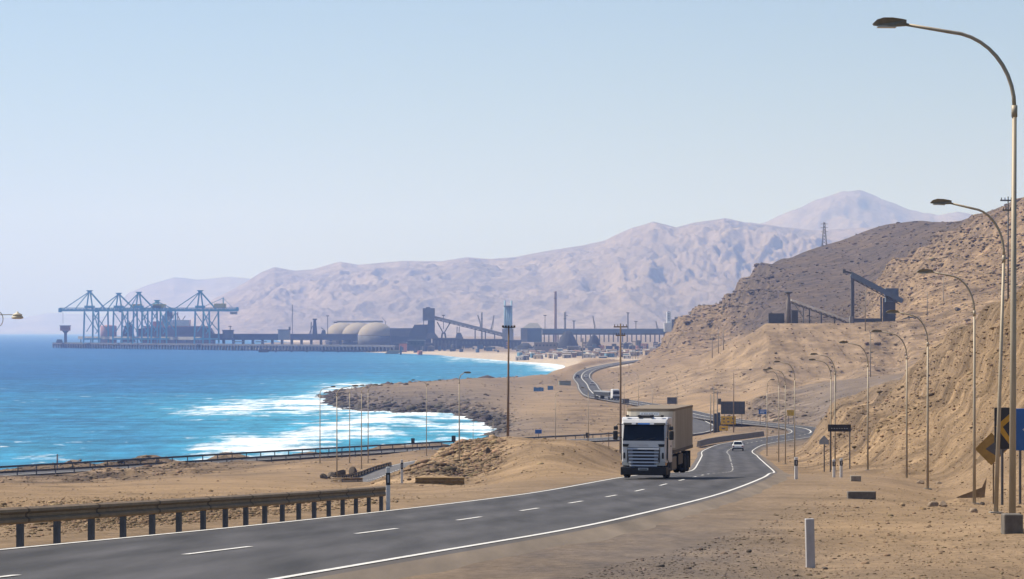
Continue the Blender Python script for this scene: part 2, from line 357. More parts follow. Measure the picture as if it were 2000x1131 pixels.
# tipped embankment below the quarry platform, and the platform itself
KE = mask(1330, 1765, 16, 932, 1112, 7); lft = np.maximum(0, 1496 - GPX)
gul = sstep(1008, 990, GY)*(0.9*perlin(GX/5.0 + GY/60, GY/70, 58) + .55*perlin(GX/1.8 + GY/30, GY/40, 59))
ze = np.maximum(27.6 - np.maximum(0, 1011 - GY)*0.29 - lft*0.122, 4.5) + gul
GZ = GZ*(1-KE) + np.where(lft > 0, np.maximum(ze, np.minimum(GZ, 12)), ze)*KE
shore = mask(560, 1010, 20, 640, 1500, 15)*np.exp(-(GZ/2.2)**2)
GZ = GZ + shore*(1.5*fbm(GX/9, GY/26, 4, 61) + .15)
K1 = mask(1275, 1520, 40, 1600, 1960, 40); K2 = mask(1720, 2300, 40, 1130, 1450, 40); K3 = mask(1440, 1640, 30, 668, 712, 6)
GZ = GZ*(1-K1) + terrace(GZ, 9.0, 0.2, 3)*K1
GZ = GZ*(1-K2*0.9) + terrace(GZ, 9.0, 0.2, 9)*K2*0.9
K4 = mask(1590, 2400, 30, 205, 430, 18)
GZ = GZ*(1-K4*.55) + terrace(GZ, 2.6, 0.22, 4)*K4*.55 + K4*0.5*(1-2*np.abs(perlin(GX/3.2 + 3, GY/7.0, 91)*1.5))
GZ = GZ + (K1+K2)*2.6*(1-2*np.abs(perlin(GX/26, GY/40, 57)*1.5))*0.5
GZ = GZ + relief*(0.08 + 0.92*calm)*(1 - .85*mask(-700, 560, 40, 290, 420, 15))
# heaps of spoil on the open ground
for px, Y, h, w in ((186,352,1.2,2.2),(207,350,1.5,2.4),(250,352,1.7,2.8),(268,350,1.1,2.6),(150,345,.9,2.2),(112,338,1.0,3.0),(96,330,.9,2.6),(205,318,1.1,2.2),(360,368,1.1,3.0),(380,370,1.0,2.6),(330,364,.8,2.2),(20,322,.8,3.2),(140,318,.7,2.0),(60,335,.7,2.4),(300,340,.6,2.6),(440,352,.7,2.6),(520,345,.6,2.2),(1500,152,0.5,3.0),(1840,100,0.22,.8),(1870,120,0.3,.8),(1900,170,.6,2.2),(1925,150,.7,2.0)):
    x0 = (px-1000)/F*Y
    d2 = ((GX-x0)**2 + ((GY-Y)*0.8)**2)/w**2
    GZ += (h if Y < 200 else .5*h)*np.exp(-d2*1.6)*(0.8+0.5*perlin(GX*1.3, GY*1.3, 5))
for r, hw, bl in ROUTES:
    d, z = road_d(r, GX, GY, 0, 0)
    t = sstep(hw, hw+bl, d)
    GZ = np.where(d < hw+bl, (z - 0.10 - 0.0004*GY + 0.05*sstep(hw-2.6, hw-1.0, d)*perlin(GX/1.7, GY/6.0, 88))*(1-t) + GZ*t, GZ)

def H(x, y):
    """ground height at a place"""
    a = np.interp(1000 + x/y*F, PXS, np.arange(NC)); b = (math.log(y)-LYS[0])/(LYS[1]-LYS[0])
    j, i = int(min(a, NC-2)), int(max(0, min(b, NR-2))); u, v = a-j, b-i
    return float((GZ[i,j]*(1-u)+GZ[i,j+1]*u)*(1-v) + (GZ[i+1,j]*(1-u)+GZ[i+1,j+1]*u)*v)
def G(px, Y): x = (px-1000)/F*Y; return Vector((x, Y, H(x, Y)))

# base colours of soil and rock
sand = np.array([0.300, 0.203, 0.118]); brown = np.array([0.068, 0.048, 0.035]); grey = np.array([0.17, 0.15, 0.145]); pale = np.array([0.33, 0.26, 0.20])
hillm = sstep(1018, 1050, GY)*sstep(2600, 2300, GY)*sstep(1740, 1640, GPX + 0.0*GY)*sstep(1400, 1460, GPX)*sstep(20, 27.6, GZ)
cut = mask(1275, 1470, 30, 1600, 1960, 40)
TONE = TONE*(1-hillm) + (0.97 - 0.25*cut)*hillm; GREY = GREY*(1-hillm) + 0.18*hillm
hill2 = mask(1650, 2100, 70, 1480, 2500, 90); TONE = TONE*(1-hill2) + .9*hill2
bank = mask(1230, 1780, 40, 900, 1014, 6); TONE = TONE*(1-bank) + 0.34*bank; GREY = GREY*(1-bank)+0.30*bank; ROCK = np.maximum(ROCK, .55*bank)
qy = mask(1700, 2400, 40, 1090, 1330, 30); TONE = TONE*(1-qy*.7) + 0.30*qy*.7
n1 = fbm(GX/35, GY/60, 5, 60)*0.5; n2 = fbm(GX/4.0, GY/7.0, 4, 70)*0.5; n3 = fbm(GX/220, GY/300, 4, 77); n4 = 0.30*sstep(170, 70, GY)*fbm(GX/.8, GY/2.6, 4, 79)
dy, dx = np.gradient(GZ); steep = np.hypot(dy/np.gradient(GY, axis=0), dx/np.maximum(np.gradient(GX, axis=1), 1e-6))
t = np.clip(TONE + (0.15+0.5*ROCK)*n1 + 0.45*n2*(0.22+ROCK) + n4 + 0.25*n3 + 0.12*(sstep(0.25, 0.9, steep)-0.3)*ROCK, 0, 1)[..., None]
t = np.clip(t + (0.42*ROCK*sstep(.02, .35, fbm(GX/11, GY/26, 4, 93))*sstep(180, 210, GY)*sstep(1500, 900, GY) - .10*ROCK*sstep(180, 210, GY)*sstep(1500, 900, GY))[..., None], 0, 1)
g = np.clip(GREY + (0.2+.2*ROCK)*n1 + 0.2*n2*ROCK, 0, 1)[..., None]
colr = (sand*(1-t) + brown*t); colr = colr*(1-g*0.75) + (pale*(1-t) + grey*t)*g*0.75
yel = np.clip(0.5*n3 + 0.6*n2 + 0.1, 0, 1)[..., None] * ROCK[..., None] * (1-g)
colr = colr*(1-0.35*yel) + np.array([0.45, 0.30, 0.15])*0.35*yel
wet = ((GZ < 1.6) & (GY < 1500))[..., None]
colr = np.where(wet, colr*0.35 + 0.65*np.array([0.07, 0.062, 0.06]), colr)
beach = (sstep(3.2, 1.8, GZ)*(GY > 1750))[..., None]
colr = colr*(1-beach) + np.array([0.44, 0.35, 0.26])*beach

mg = bpy.data.materials.new('dry_ground'); mg.use_nodes = True
n = mg.node_tree; b = n.nodes['Principled BSDF']; b.inputs['Roughness'].default_value = 0.95; b.inputs['Specular IOR Level'].default_value = 0.1
at = n.nodes.new('ShaderNodeAttribute'); at.attribute_name = 'soil'
geo = n.nodes.new('ShaderNodeNewGeometry')
def nz(scale, det, rough=0.6, sc=(1,1,1)):
    mp = n.nodes.new('ShaderNodeMapping'); mp.inputs['Scale'].default_value = sc
    n.links.new(geo.outputs['Position'], mp.inputs[0])
    q = n.nodes.new('ShaderNodeTexNoise'); q.inputs['Scale'].default_value = scale; q.inputs['Detail'].default_value = det; q.inputs['Roughness'].default_value = rough
    n.links.new(mp.outputs[0], q.inputs['Vector']); return q
qa = nz(5.0, 8, 0.75); qb = nz(0.12, 9, 0.64)
ma = n.nodes.new('ShaderNodeMapRange'); ma.inputs[1].default_value = .33; ma.inputs[2].default_value = .67; ma.inputs[3].default_value = .62; ma.inputs[4].default_value = 1.3
mb = n.nodes.new('ShaderNodeMapRange'); mb.inputs[1].default_value = .33; mb.inputs[2].default_value = .67; mb.inputs[3].default_value = .80; mb.inputs[4].default_value = 1.18
n.links.new(qa.outputs[0], ma.inputs[0]); n.links.new(qb.outputs[0], mb.inputs[0])
ar = n.nodes.new('ShaderNodeAttribute'); ar.attribute_name = 'rock'
vo = n.nodes.new('ShaderNodeTexVoronoi'); vo.feature = 'DISTANCE_TO_EDGE'; vo.inputs['Scale'].default_value = 0.22
wv = n.nodes.new('ShaderNodeVectorMath'); wv.operation = 'ADD'; n.links.new(geo.outputs['Position'], wv.inputs[0]); qc = nz(0.5, 5); sv_ = n.nodes.new('ShaderNodeVectorMath'); sv_.operation = 'SCALE'; sv_.inputs['Scale'].default_value = 3.0
n.links.new(qc.outputs['Color'], sv_.inputs[0]); n.links.new(sv_.outputs[0], wv.inputs[1]); n.links.new(wv.outputs[0], vo.inputs['Vector'])
vr = n.nodes.new('ShaderNodeMapRange'); vr.inputs[1].default_value = 0; vr.inputs[2].default_value = .35; vr.inputs[3].default_value = .78; vr.inputs[4].default_value = 1.14; n.links.new(vo.outputs[0], vr.inputs[0])
rb_ = n.nodes.new('ShaderNodeMapRange'); rb_.inputs[1].default_value = .36; rb_.inputs[2].default_value = .64; rb_.inputs[3].default_value = .58; rb_.inputs[4].default_value = 1.4; n.links.new(qb.outputs[0], rb_.inputs[0])
rmul = n.nodes.new('ShaderNodeMath'); rmul.operation = 'MULTIPLY'; n.links.new(vr.outputs[0], rmul.inputs[0]); n.links.new(rb_.outputs[0], rmul.inputs[1])
rmix = n.nodes.new('ShaderNodeMix'); rmix.data_type = 'FLOAT'; n.links.new(ar.outputs['Fac'], rmix.inputs[0]); n.links.new(mb.outputs[0], rmix.inputs[2]); n.links.new(rmul.outputs[0], rmix.inputs[3])
mm = n.nodes.new('ShaderNodeMath'); mm.operation = 'MULTIPLY'; n.links.new(ma.outputs[0], mm.inputs[0]); n.links.new(rmix.outputs[0], mm.inputs[1])
mx = n.nodes.new('ShaderNodeMix'); mx.data_type = 'RGBA'; mx.blend_type = 'MULTIPLY'; mx.inputs[0].default_value = 1
n.links.new(at.outputs['Color'], mx.inputs[6]); n.links.new(mm.outputs[0], mx.inputs[7]); n.links.new(mx.outputs[2], b.inputs['Base Color'])
bp = n.nodes.new('ShaderNodeBump'); bp.inputs['Strength'].default_value = 0.55; bp.inputs['Distance'].default_value = 0.12
bp2 = n.nodes.new('ShaderNodeBump'); bp2.inputs['Strength'].default_value = 0.6; bp2.inputs['Distance'].default_value = 1.3
n.links.new(qa.outputs[0], bp.inputs['Height']); hmix = n.nodes.new('ShaderNodeMath'); hmix.operation = 'MULTIPLY_ADD'; n.links.new(vr.outputs[0], hmix.inputs[0]); hmix.inputs[1].default_value = 0.35; n.links.new(qb.outputs[0], hmix.inputs[2])
n.links.new(hmix.outputs[0], bp2.inputs['Height']); bst = n.nodes.new('ShaderNodeMath'); bst.operation = 'MULTIPLY_ADD'; n.links.new(ar.outputs['Fac'], bst.inputs[0]); bst.inputs[1].default_value = 0.95; bst.inputs[2].default_value = 0.25; n.links.new(bst.outputs[0], bp2.inputs['Strength']); n.links.new(bp2.outputs[0], bp.inputs['Normal'])
n.links.new(bp.outputs[0], b.inputs['Normal'])
ground = structure(grid_object('ground', np.stack([GX, GY, GZ], -1).reshape(-1, 3), NR, NC, mg, colors={'soil': colr.reshape(-1, 3)}, attrs={'rock': sstep(.3, .8, ROCK)}))

# loose stones lying on the ground, bigger and thicker on the rubble slopes
dr = -np.gradient(HOR + F*(CAMZ-GZ)/GY, axis=0)
wgt = (np.clip(dr, 0, 6)*(0.10 + 1.3*ROCK**1.6) + 1.1*shore)*(near_road > 0.6)*(GZ > np.where(shore > .2, -.5, 0.4))*((GPX > -40) & (GPX < 2045) & (GY < 2300)) * (1 + 5*mask(805, 985, 15, 236, 292, 6)) * np.where(GY < 140, 6.0, 1)
cdf = np.cumsum(wgt.ravel()); NS = 66000
pick = np.searchsorted(cdf, rng.random(NS)*cdf[-1])
gx = GX.ravel()[pick]; gy = GY.ravel()[pick]; gz = GZ.ravel()[pick]; rk = ROCK.ravel()[pick]
gx = gx + (rng.random(NS)-.5)*5.0/F*gy; gy2 = gy*(1+(rng.random(NS)-.5)*0.0045)
spx = np.exp(rng.normal(0.0, 0.55, NS))*(0.8 + 0.8*rk + 1.0*rk**4); spx = np.clip(spx, .6, 9)*np.where(gy < 120, 1.7, 1)
spx = spx*(1 + 2.2*np.clip(shore.ravel()[pick], 0, 1) + 0.9*mask(805, 985, 15, 236, 292, 6).ravel()[pick])
rad = spx/F*gy*0.9
ico = [(0,0,-1)] + [(0.894*math.cos(R(72*k)), 0.894*math.sin(R(72*k)), -0.447) for k in range(5)] + [(0.894*math.cos(R(72*k+36)), 0.894*math.sin(R(72*k+36)), 0.447) for k in range(5)] + [(0,0,1)]
icf = [(0,2,1),(0,3,2),(0,4,3),(0,5,4),(0,1,5)] + [(1+k,1+(k+1)%5,6+k) for k in range(5)] + [(6+k,1+(k+1)%5,6+(k+1)%5) for k in range(5)] + [(11,6+k,6+(k+1)%5) for k in range(5)]
ico = np.array(ico); icf = np.array(icf)
sv = ico[None]*(0.72+0.5*rng.random((NS, 12, 1)))*(np.array([1.0,1.0,.50])*(0.7+0.6*rng.random((NS,1,3))))
an = rng.random(NS)*6.283; ca, sa = np.cos(an)[:, None], np.sin(an)[:, None]
vx = sv[..., 0]*ca - sv[..., 1]*sa; vy = sv[..., 0]*sa + sv[..., 1]*ca
SV = np.stack([gx[:, None]+vx*rad[:, None], gy2[:, None]+vy*rad[:, None], gz[:, None]+(sv[..., 2]+0.05)*rad[:, None]], -1).reshape(-1, 3)
SF = (icf[None] + 12*np.arange(NS)[:, None, None]).reshape(-1, 3)
me = bpy.data.meshes.new('stones'); me.vertices.add(len(SV)); me.vertices.foreach_set('co', SV.astype(np.float32).ravel())
me.loops.add(SF.size); me.loops.foreach_set('vertex_index', SF.astype(np.int32).ravel())
me.polygons.add(len(SF)); me.polygons.foreach_set('loop_start', np.arange(0, SF.size, 3, dtype=np.int32)); me.polygons.foreach_set('loop_total', np.full(len(SF), 3, dtype=np.int32))
me.update(); me.validate()
scol = colr.reshape(-1, 3)[pick]*(0.58+0.80*rng.random((NS, 1))) * (1 + 0.12*(rng.random((NS, 3))-.5))
at = me.attributes.new('soil', 'FLOAT_COLOR', 'POINT'); cc = np.ones((NS*12, 4), np.float32); cc[:, :3] = np.repeat(np.clip(scol, .03, .55), 12, 0); at.data.foreach_set('color', cc.ravel())
me.materials.append(mg); stones = bpy.data.objects.new('stones', me); col.objects.link(stones); stones['kind'] = 'stuff'
stones['label'] = 'loose brown stones and rubble strewn over the dry ground and slopes'; stones['category'] = 'stones'

# ================================================================ MOUNTAINS
mm_ = mg.copy(); mm_.name = 'mountain_rock'
for nd in mm_.node_tree.nodes:
    if nd.type == 'TEX_NOISE': nd.inputs['Scale'].default_value = 0.004 if nd.inputs['Scale'].default_value < 1 else 0.03
    if nd.type == 'BUMP': nd.inputs['Strength'].default_value = 0.5; nd.inputs['Distance'].default_value = 30
    if nd.type == 'TEX_VORONOI': nd.inputs['Scale'].default_value = 0.004
def mountain(name, prof, Yc, Yf, Yb, rough, seed, nc=700, nr=260, tone=(0.24,0.188,0.158)):
    prof = np.array(prof, float)
    pxs = np.linspace(prof[0,0], prof[-1,0], nc); ys = np.concatenate([np.linspace(Yf, Yc, int(nr*.75)), np.linspace(Yc, Yb, nr-int(nr*.75)+1)[1:]])
    PX, YY = np.meshgrid(pxs, ys); X = (PX-1000)/F*YY
    top = np.interp(PX, prof[:,0], prof[:,1]); hz = (HOR - top)/F*Yc + CAMZ
    s = np.where(YY < Yc, np.clip((YY-Yf)/(Yc-Yf), 0, 1), np.clip((Yb-YY)/(Yb-Yc), 0, 1))
    wx = X + 500*fbm(X/1800, YY/1800, 3, seed+9); wy = YY + 500*fbm(X/1800+5, YY/1800, 3, seed+8)
    rid = fbm(wx/1500, wy/2600, 6, seed, 0.52, ridged=True)
    sp = fbm(wx/230, wy/620, 6, seed+3, 0.62, ridged=True)
    body = s**1.25
    Z = hz*body + hz*rough*(rid*0.5 + sp*0.42)*np.sin(np.pi*np.clip(s,0,1))**0.7*np.where(YY<Yc, 1, .4)
    crest = np.exp(-((YY-Yc)/(0.02*Yc))**2)
    Z = np.minimum(Z, hz*(1.0 + 0.0*crest) * np.where(YY < Yc, YY/Yc, 1))
    Z += crest*hz*0.02*fbm(X/160, YY/160, 4, seed+4)
    Z = Z - (1-sstep(0, .05, s))*4
    cc = np.array(tone)*(1 + 0.30*fbm(X/700, YY/900, 5, seed+5)[..., None] + 0.15*rid[..., None])
    return structure(grid_object(name, np.stack([X, YY, Z], -1).reshape(-1,3), len(ys), nc, mm_, colors={'soil': np.clip(cc,0.05,0.6).reshape(-1,3)}))
mountain('mountain_range', [(330,644),(370,625),(416,584),(450,568),(480,552),(510,532),(536,522),(576,529),(610,526),(664,512),(700,517),(784,510),(864,511),(912,503),(960,506),(1008,502),(1088,488),(1140,480),(1184,470),(1232,446),(1276,433),(1320,445),(1360,435),(1416,426),(1456,436),(1500,440),(1580,450),(1700,445),(1850,440),(2000,430),(2300,420),(2600,440)], 11500, 7600, 14000, 0.42, 11)
mountain('mountain_peak', [(1350,560),(1420,470),(1484,438),(1536,416),(1600,388),(1648,374),(1680,370),(1720,388),(1776,410),(1832,421),(1872,414),(1920,421),(1968,412),(2050,400),(2250,430),(2600,470)], 15500, 12500, 18500, 0.34, 31, nc=260, nr=80)
mountain('mountain_ridge_far', [(225,600),(250,572),(290,556),(340,541),(385,546),(450,540),(500,545),(600,540),(800,545)], 17500, 14500, 20000, 0.12, 51, nc=200, nr=60)
mountain('mountain_shore_far', [(-700,600),(-300,612),(-60,618),(40,622),(90,611),(150,613),(200,618),(260,606),(330,600)], 24000, 21000, 26000, 0.1, 71, nc=200, nr=40)

# ================================================================ SEA
SL = np.linspace(math.log(300), math.log(27000), 420)
SPX = np.concatenate([np.linspace(-900, -40, 40)[:-1], np.arange(-40, 1400, 4), np.linspace(1400, 2900, 20)])
SPXg, SLg = np.meshgrid(SPX, SL); SY = np.exp(SLg); SX = (SPXg-1000)/F*SY; SR = HOR + F*CAMZ/SY
def sc(px, py, v): return (px/260, math.log(F*CAMZ/(py-HOR))/0.25, v)
foam_pts = [sc(*a) for a in ((0,895,.42),(100,888,.5),(220,893,.35),(0,850,.18),(130,845,.2),(300,860,.2),(300,885,.3),(420,890,.75),(470,862,.95),(540,880,1),(600,868,.85),(400,835,.3),(520,843,.45),(620,840,.85),(700,845,.95),(760,860,.7),
   (640,800,.85),(560,790,.9),(430,805,.85),(380,797,.7),(470,815,.7),(620,820,.55),(720,820,.9),(800,830,.7),(860,830,.75),(930,838,.85),(960,850,.8),(860,860,.6),(700,875,.3),(820,845,.55),
   (200,800,.15),(60,780,.18),(180,770,.2),(330,775,.25),(450,768,.2),(620,772,.8),(640,757,.7),(740,750,.7),(560,765,.35),(800,748,.3),
   (0,740,.06),(200,740,.05),(400,740,.06),(600,735,.12),(850,735,.25),(1000,735,.35),(100,700,.03),(400,705,.03),(700,710,.08),(900,718,.2),(1050,728,.55),(1090,718,1),(1060,711,1),(1000,705,.95),(950,701,.85),(900,698,.7),(850,694,.55),(1000,715,.35),(770,691,.3),(0,670,.0),(300,680,.0),(600,690,.05),(0,650,0),(1100,760,.5),(1200,850,.3),(-500,850,.3),(-500,700,.05))]
FD = np.clip(mq_fit(foam_pts, c=0.15)(SPXg/260, SLg/0.25), 0, 1)
str2 = fbm(SX/38, SY/9, 4, 85)*0.5+0.5
foam = FD
shal = np.clip(FD*0.75 + 0.36*sstep(1700, 520, SY) + 0.30*(sstep(150, 900, SPXg))*sstep(3800, 1800, SY) + 0.22*fbm(SX/260, SY/60, 4, 99), 0, 1)
SZ = 0.22*fbm(SX/40, SY/14, 4, 101)*sstep(3000, 500, SY) + 0.7*sstep(.3,.8,FD)*sstep(2500, 600, SY)*str2
ms = bpy.data.materials.new('sea_water'); ms.use_nodes = True
n = ms.node_tree; b = n.nodes['Principled BSDF']; b.inputs['Roughness'].default_value = 0.42; b.inputs['IOR'].default_value = 1.33; b.inputs['Specular IOR Level'].default_value = 0.16
a1 = n.nodes.new('ShaderNodeAttribute'); a1.attribute_name = 'shallow'; a2 = n.nodes.new('ShaderNodeAttribute'); a2.attribute_name = 'foam'
geo = n.nodes.new('ShaderNodeNewGeometry')
w1 = nz(0.05, 10, 0.72, (2.6, 1.0, 1)); w2 = nz(0.5, 6, 0.65, (0.35, 1, 1))
cr = n.nodes.new('ShaderNodeMix'); cr.data_type = 'RGBA'; cr.inputs[6].default_value = (0.008, 0.083, 0.225, 1); cr.inputs[7].default_value = (0.040, 0.27, 0.40, 1)
n.links.new(a1.outputs['Fac'], cr.inputs[0])
wr = n.nodes.new('ShaderNodeMapRange'); wr.inputs[1].default_value = .32; wr.inputs[2].default_value = .68; wr.inputs[3].default_value = .52; wr.inputs[4].default_value = 1.5
n.links.new(w1.outputs[0], wr.inputs[0])
w3 = nz(0.05, 5, .6, (.35, 1.7, 1)); wr3 = n.nodes.new('ShaderNodeMapRange'); wr3.inputs[1].default_value = .35; wr3.inputs[2].default_value = .65; wr3.inputs[3].default_value = .72; wr3.inputs[4].default_value = 1.25
n.links.new(w3.outputs[0], wr3.inputs[0]); wmul = n.nodes.new('ShaderNodeMath'); wmul.operation = 'MULTIPLY'; n.links.new(wr.outputs[0], wmul.inputs[0]); n.links.new(wr3.outputs[0], wmul.inputs[1])
cm = n.nodes.new('ShaderNodeMix'); cm.data_type = 'RGBA'; cm.blend_type = 'MULTIPLY'; cm.inputs[0].default_value = 1
n.links.new(cr.outputs[2], cm.inputs[6]); n.links.new(wmul.outputs[0], cm.inputs[7])
f1 = nz(0.016, 7, 0.62, (4.5, 1.5, 1)); f2 = nz(0.10, 8, 0.7, (3.2, 0.9, 1)); f3 = nz(0.035, 4, .6, (1.0, 2.0, 1))
def mth(op, a_, b_):
    q = n.nodes.new('ShaderNodeMath'); q.operation = op
    for i_, v_ in enumerate((a_, b_)):
        if isinstance(v_, (int, float)): q.inputs[i_].default_value = v_
        else: n.links.new(v_, q.inputs[i_])
    return q.outputs[0]
th_ = mth('ADD', mth('ADD', mth('MULTIPLY', f1.outputs[0], 1.3), mth('MULTIPLY', f2.outputs[0], 0.85)), mth('MULTIPLY', f3.outputs[0], 1.15))   # mean 1.65
dn = mth('SUBTRACT', mth('ADD', mth('MULTIPLY', a2.outputs['Fac'], 0.95), 1.02), th_)
fs = n.nodes.new('ShaderNodeMapRange'); fs.inputs[1].default_value = 0.0; fs.inputs[2].default_value = .32; 
f4 = nz(0.055, 6, 0.6, (2.2, 1.1, 1)); f5 = nz(0.006, 3, .5, (2.5, 1, 1))
cap = n.nodes.new('ShaderNodeMapRange'); cap.inputs[1].default_value = .655; cap.inputs[2].default_value = .72; cap.inputs[3].default_value = 0; cap.inputs[4].default_value = .3
n.links.new(mth('ADD', f4.outputs[0], mth('MULTIPLY', mth('SUBTRACT', f5.outputs[0], .5), .35)), cap.inputs[0])
n.links.new(mth('MAXIMUM', dn, mth('MULTIPLY', cap.outputs[0], mth('MULTIPLY', a1.outputs['Fac'], 1.6))), fs.inputs[0])
cf = n.nodes.new('ShaderNodeMix'); cf.data_type = 'RGBA'; cf.inputs[7].default_value = (0.88, 0.90, 0.90, 1)
n.links.new(fs.outputs[0], cf.inputs[0]); n.links.new(cm.outputs[2], cf.inputs[6]); n.links.new(cf.outputs[2], b.inputs['Base Color'])
bp = n.nodes.new('ShaderNodeBump'); bp.inputs['Strength'].default_value = 0.7; bp.inputs['Distance'].default_value = 1.6
n.links.new(w1.outputs[0], bp.inputs['Height']); n.links.new(bp.outputs[0], b.inputs['Normal'])
sea = structure(grid_object('sea', np.stack([SX, SY, SZ], -1).reshape(-1,3), len(SL), len(SPX), ms, attrs={'shallow': shal, 'foam': foam}))

# ================================================================ HAZE
hz = MB().box(-16000, 16000, -400, 27500, -75, 1150).build('haze', bpy.data.materials.new('haze_air')); hz['kind'] = 'stuff'
hm = hz.data.materials[0]; hm.use_nodes = True; hm.node_tree.nodes.clear()
pv = hm.node_tree.nodes.new('ShaderNodeVolumePrincipled'); ho = hm.node_tree.nodes.new('ShaderNodeOutputMaterial')
pv.inputs['Absorption Color'].default_value = (1, 1, 1, 1); pv.inputs['Color'].default_value = (0.37, 0.515, 1.0, 1); pv.inputs['Density'].default_value = HAZE; pv.inputs['Anisotropy'].default_value = 0.2
hm.node_tree.links.new(pv.outputs[0], ho.inputs['Volume'])

# ================================================================ ROADS
def asphalt(name, c, worn):
    m = mat(name, c, 0.85, var=0.10, scale=30, bump=0.15, spec=0.3)
    n = m.node_tree; b = n.nodes['Principled BSDF']
    tc = n.nodes.new('ShaderNodeTexCoord'); mp = n.nodes.new('ShaderNodeMapping'); mp.inputs['Scale'].default_value = (1.0, 0.09, 1); mp.inputs['Rotation'].default_value = (0,0,R(8))
    q = n.nodes.new('ShaderNodeTexNoise'); q.inputs['Scale'].default_value = 0.9; q.inputs['Detail'].default_value = 6; q.inputs['Roughness'].default_value = .6
    n.links.new(tc.outputs['Object'], mp.inputs[0]); n.links.new(mp.outputs[0], q.inputs['Vector'])
    r = n.nodes.new('ShaderNodeMapRange'); r.inputs[1].default_value = .3; r.inputs[2].default_value = .7; r.inputs[3].default_value = 1-worn; r.inputs[4].default_value = 1+worn
    n.links.new(q.outputs[0], r.inputs[0])
    mx = n.nodes.new('ShaderNodeMix'); mx.data_type = 'RGBA'; mx.blend_type = 'MULTIPLY'; mx.inputs[0].default_value = 1
    src = b.inputs['Base Color'].links[0].from_socket
    n.links.new(src, mx.inputs[6]); n.links.new(r.outputs[0], mx.inputs[7]); n.links.new(mx.outputs[2], b.inputs['Base Color'])
    return m
m_asph = asphalt('asphalt', (0.075, 0.070, 0.070), 0.22)
m_shold = asphalt('dusty_shoulder', (0.165, 0.126, 0.090), 0.3)
m_paint = mat('road_paint', (0.60, 0.575, 0.53), 0.75, var=0.3, scale=9)
def rows(r, y0, y1, fine=0.5):
    ys = [y for y in np.exp(LYS) if y0 < y < y1]
    ys = sorted(set([y0, y1] + ys))
    out = [ys[0]]
    for y in ys[1:]:
        if y - out[-1] > 0.05: out.append(y)
    return np.array(out)
def ribbon(r, ys, o0, o1, lift, drop=0.0):
    """flat strip between two sideways offsets (metres right of the centre line)"""
    ys = np.asarray(ys); c_ = np.cos(r['th'](ys)); x = r['x'](ys); z = r['z'](ys) + lift
    o0 = np.broadcast_to(o0, ys.shape); o1 = np.broadcast_to(o1, ys.shape)
    mb = MB(); k = len(ys)
    mb.v = [(x[i] + o0[i]/c_[i], ys[i], z[i]) for i in range(k)] + [(x[i] + o1[i]/c_[i], ys[i], z[i] - (drop if np.isscalar(drop) else drop[i])) for i in range(k)]
    mb.f = [(i, k+i, k+i+1, i+1) for i in range(k-1)]
    return mb
def slab(mb, t):      # give a strip thickness
    k = len(mb.v); mb.v += [(x, y, z-t) for x, y, z in mb.v[:k]]
    h = k//2
    mb.f += [(i, i+1, k+i+1, k+i) for i in range(h-1)] + [(h+i+1, h+i, k+h+i, k+h+i+1) for i in range(h-1)]
    return mb
wob = lambda ys, a, s: a*(perlin(np.log(np.asarray(ys))*4, np.asarray(ys)*0+s, 3) + .5*perlin(np.log(np.asarray(ys))*9, np.asarray(ys)*0+s, 4))
def dashes(r, parent, y0, y1, off, w, dash, gap, lift, name='centre_dash'):
    s = y0
    while s < y1:
        L = dash*math.cos(float(r['th'](s))); e = min(s + L, y1)
        ribbon(r, np.linspace(s, e, 4), off-w/2, off+w/2, lift).build(name, m_paint, parent)
        s = e + gap*math.cos(float(r['th'](s)))
ym = rows(MAIN, 20, 2400)
NL = 23; lat = np.linspace(-1, 1, NL)
LO = -4.45 + wob(ym, .15, 1); cth = np.cos(MAIN['th'](ym))
offs = LO[:, None] + (4.35 - LO)[:, None]*(lat[None]+1)/2
rx = MAIN['x'](ym)[:, None] + offs/cth[:, None]; ry = np.repeat(ym[:, None], NL, 1); rz = np.repeat(MAIN['z'](ym)[:, None], NL, 1).copy(); rz[:, 0] -= .12; rz[:, -1] -= .10
track = sum(np.exp(-((offs-q)/.42)**2) for q in (-2.85, -.95, .95, 2.85))
dust = np.clip(sstep(3.5, 4.4, np.abs(offs))*(.7+.6*fbm(rx/1.5, ry/9, 3, 66)), 0, 1)
m_main = asphalt('worn_asphalt', (0.058, 0.054, 0.055), 0.42)
_n = m_main.node_tree; _b = _n.nodes['Principled BSDF']; _src = _b.inputs['Base Color'].links[0].from_socket
_a = _n.nodes.new('ShaderNodeAttribute'); _a.attribute_name = 'track'; _d = _n.nodes.new('ShaderNodeAttribute'); _d.attribute_name = 'dust'
_m1 = _n.nodes.new('ShaderNodeMapRange'); _m1.inputs[3].default_value = 1.12; _m1.inputs[4].default_value = 0.80; _n.links.new(_a.outputs['Fac'], _m1.inputs[0])
_x = _n.nodes.new('ShaderNodeMix'); _x.data_type = 'RGBA'; _x.blend_type = 'MULTIPLY'; _x.inputs[0].default_value = 1; _n.links.new(_src, _x.inputs[6]); _n.links.new(_m1.outputs[0], _x.inputs[7])
_y = _n.nodes.new('ShaderNodeMix'); _y.data_type = 'RGBA'; _y.inputs[7].default_value = (.19, .15, .115, 1); _dm = _n.nodes.new('ShaderNodeMath'); _dm.operation = 'MULTIPLY'; _dm.inputs[1].default_value = .6; _n.links.new(_d.outputs['Fac'], _dm.inputs[0]); _n.links.new(_dm.outputs[0], _y.inputs[0]); _n.links.new(_x.outputs[2], _y.inputs[6]); _n.links.new(_y.outputs[2], _b.inputs['Base Color'])
main_road = structure(grid_object('main_road', np.stack([rx, ry, rz], -1).reshape(-1, 3), len(ym), NL, m_main, attrs={'track': track, 'dust': dust}))
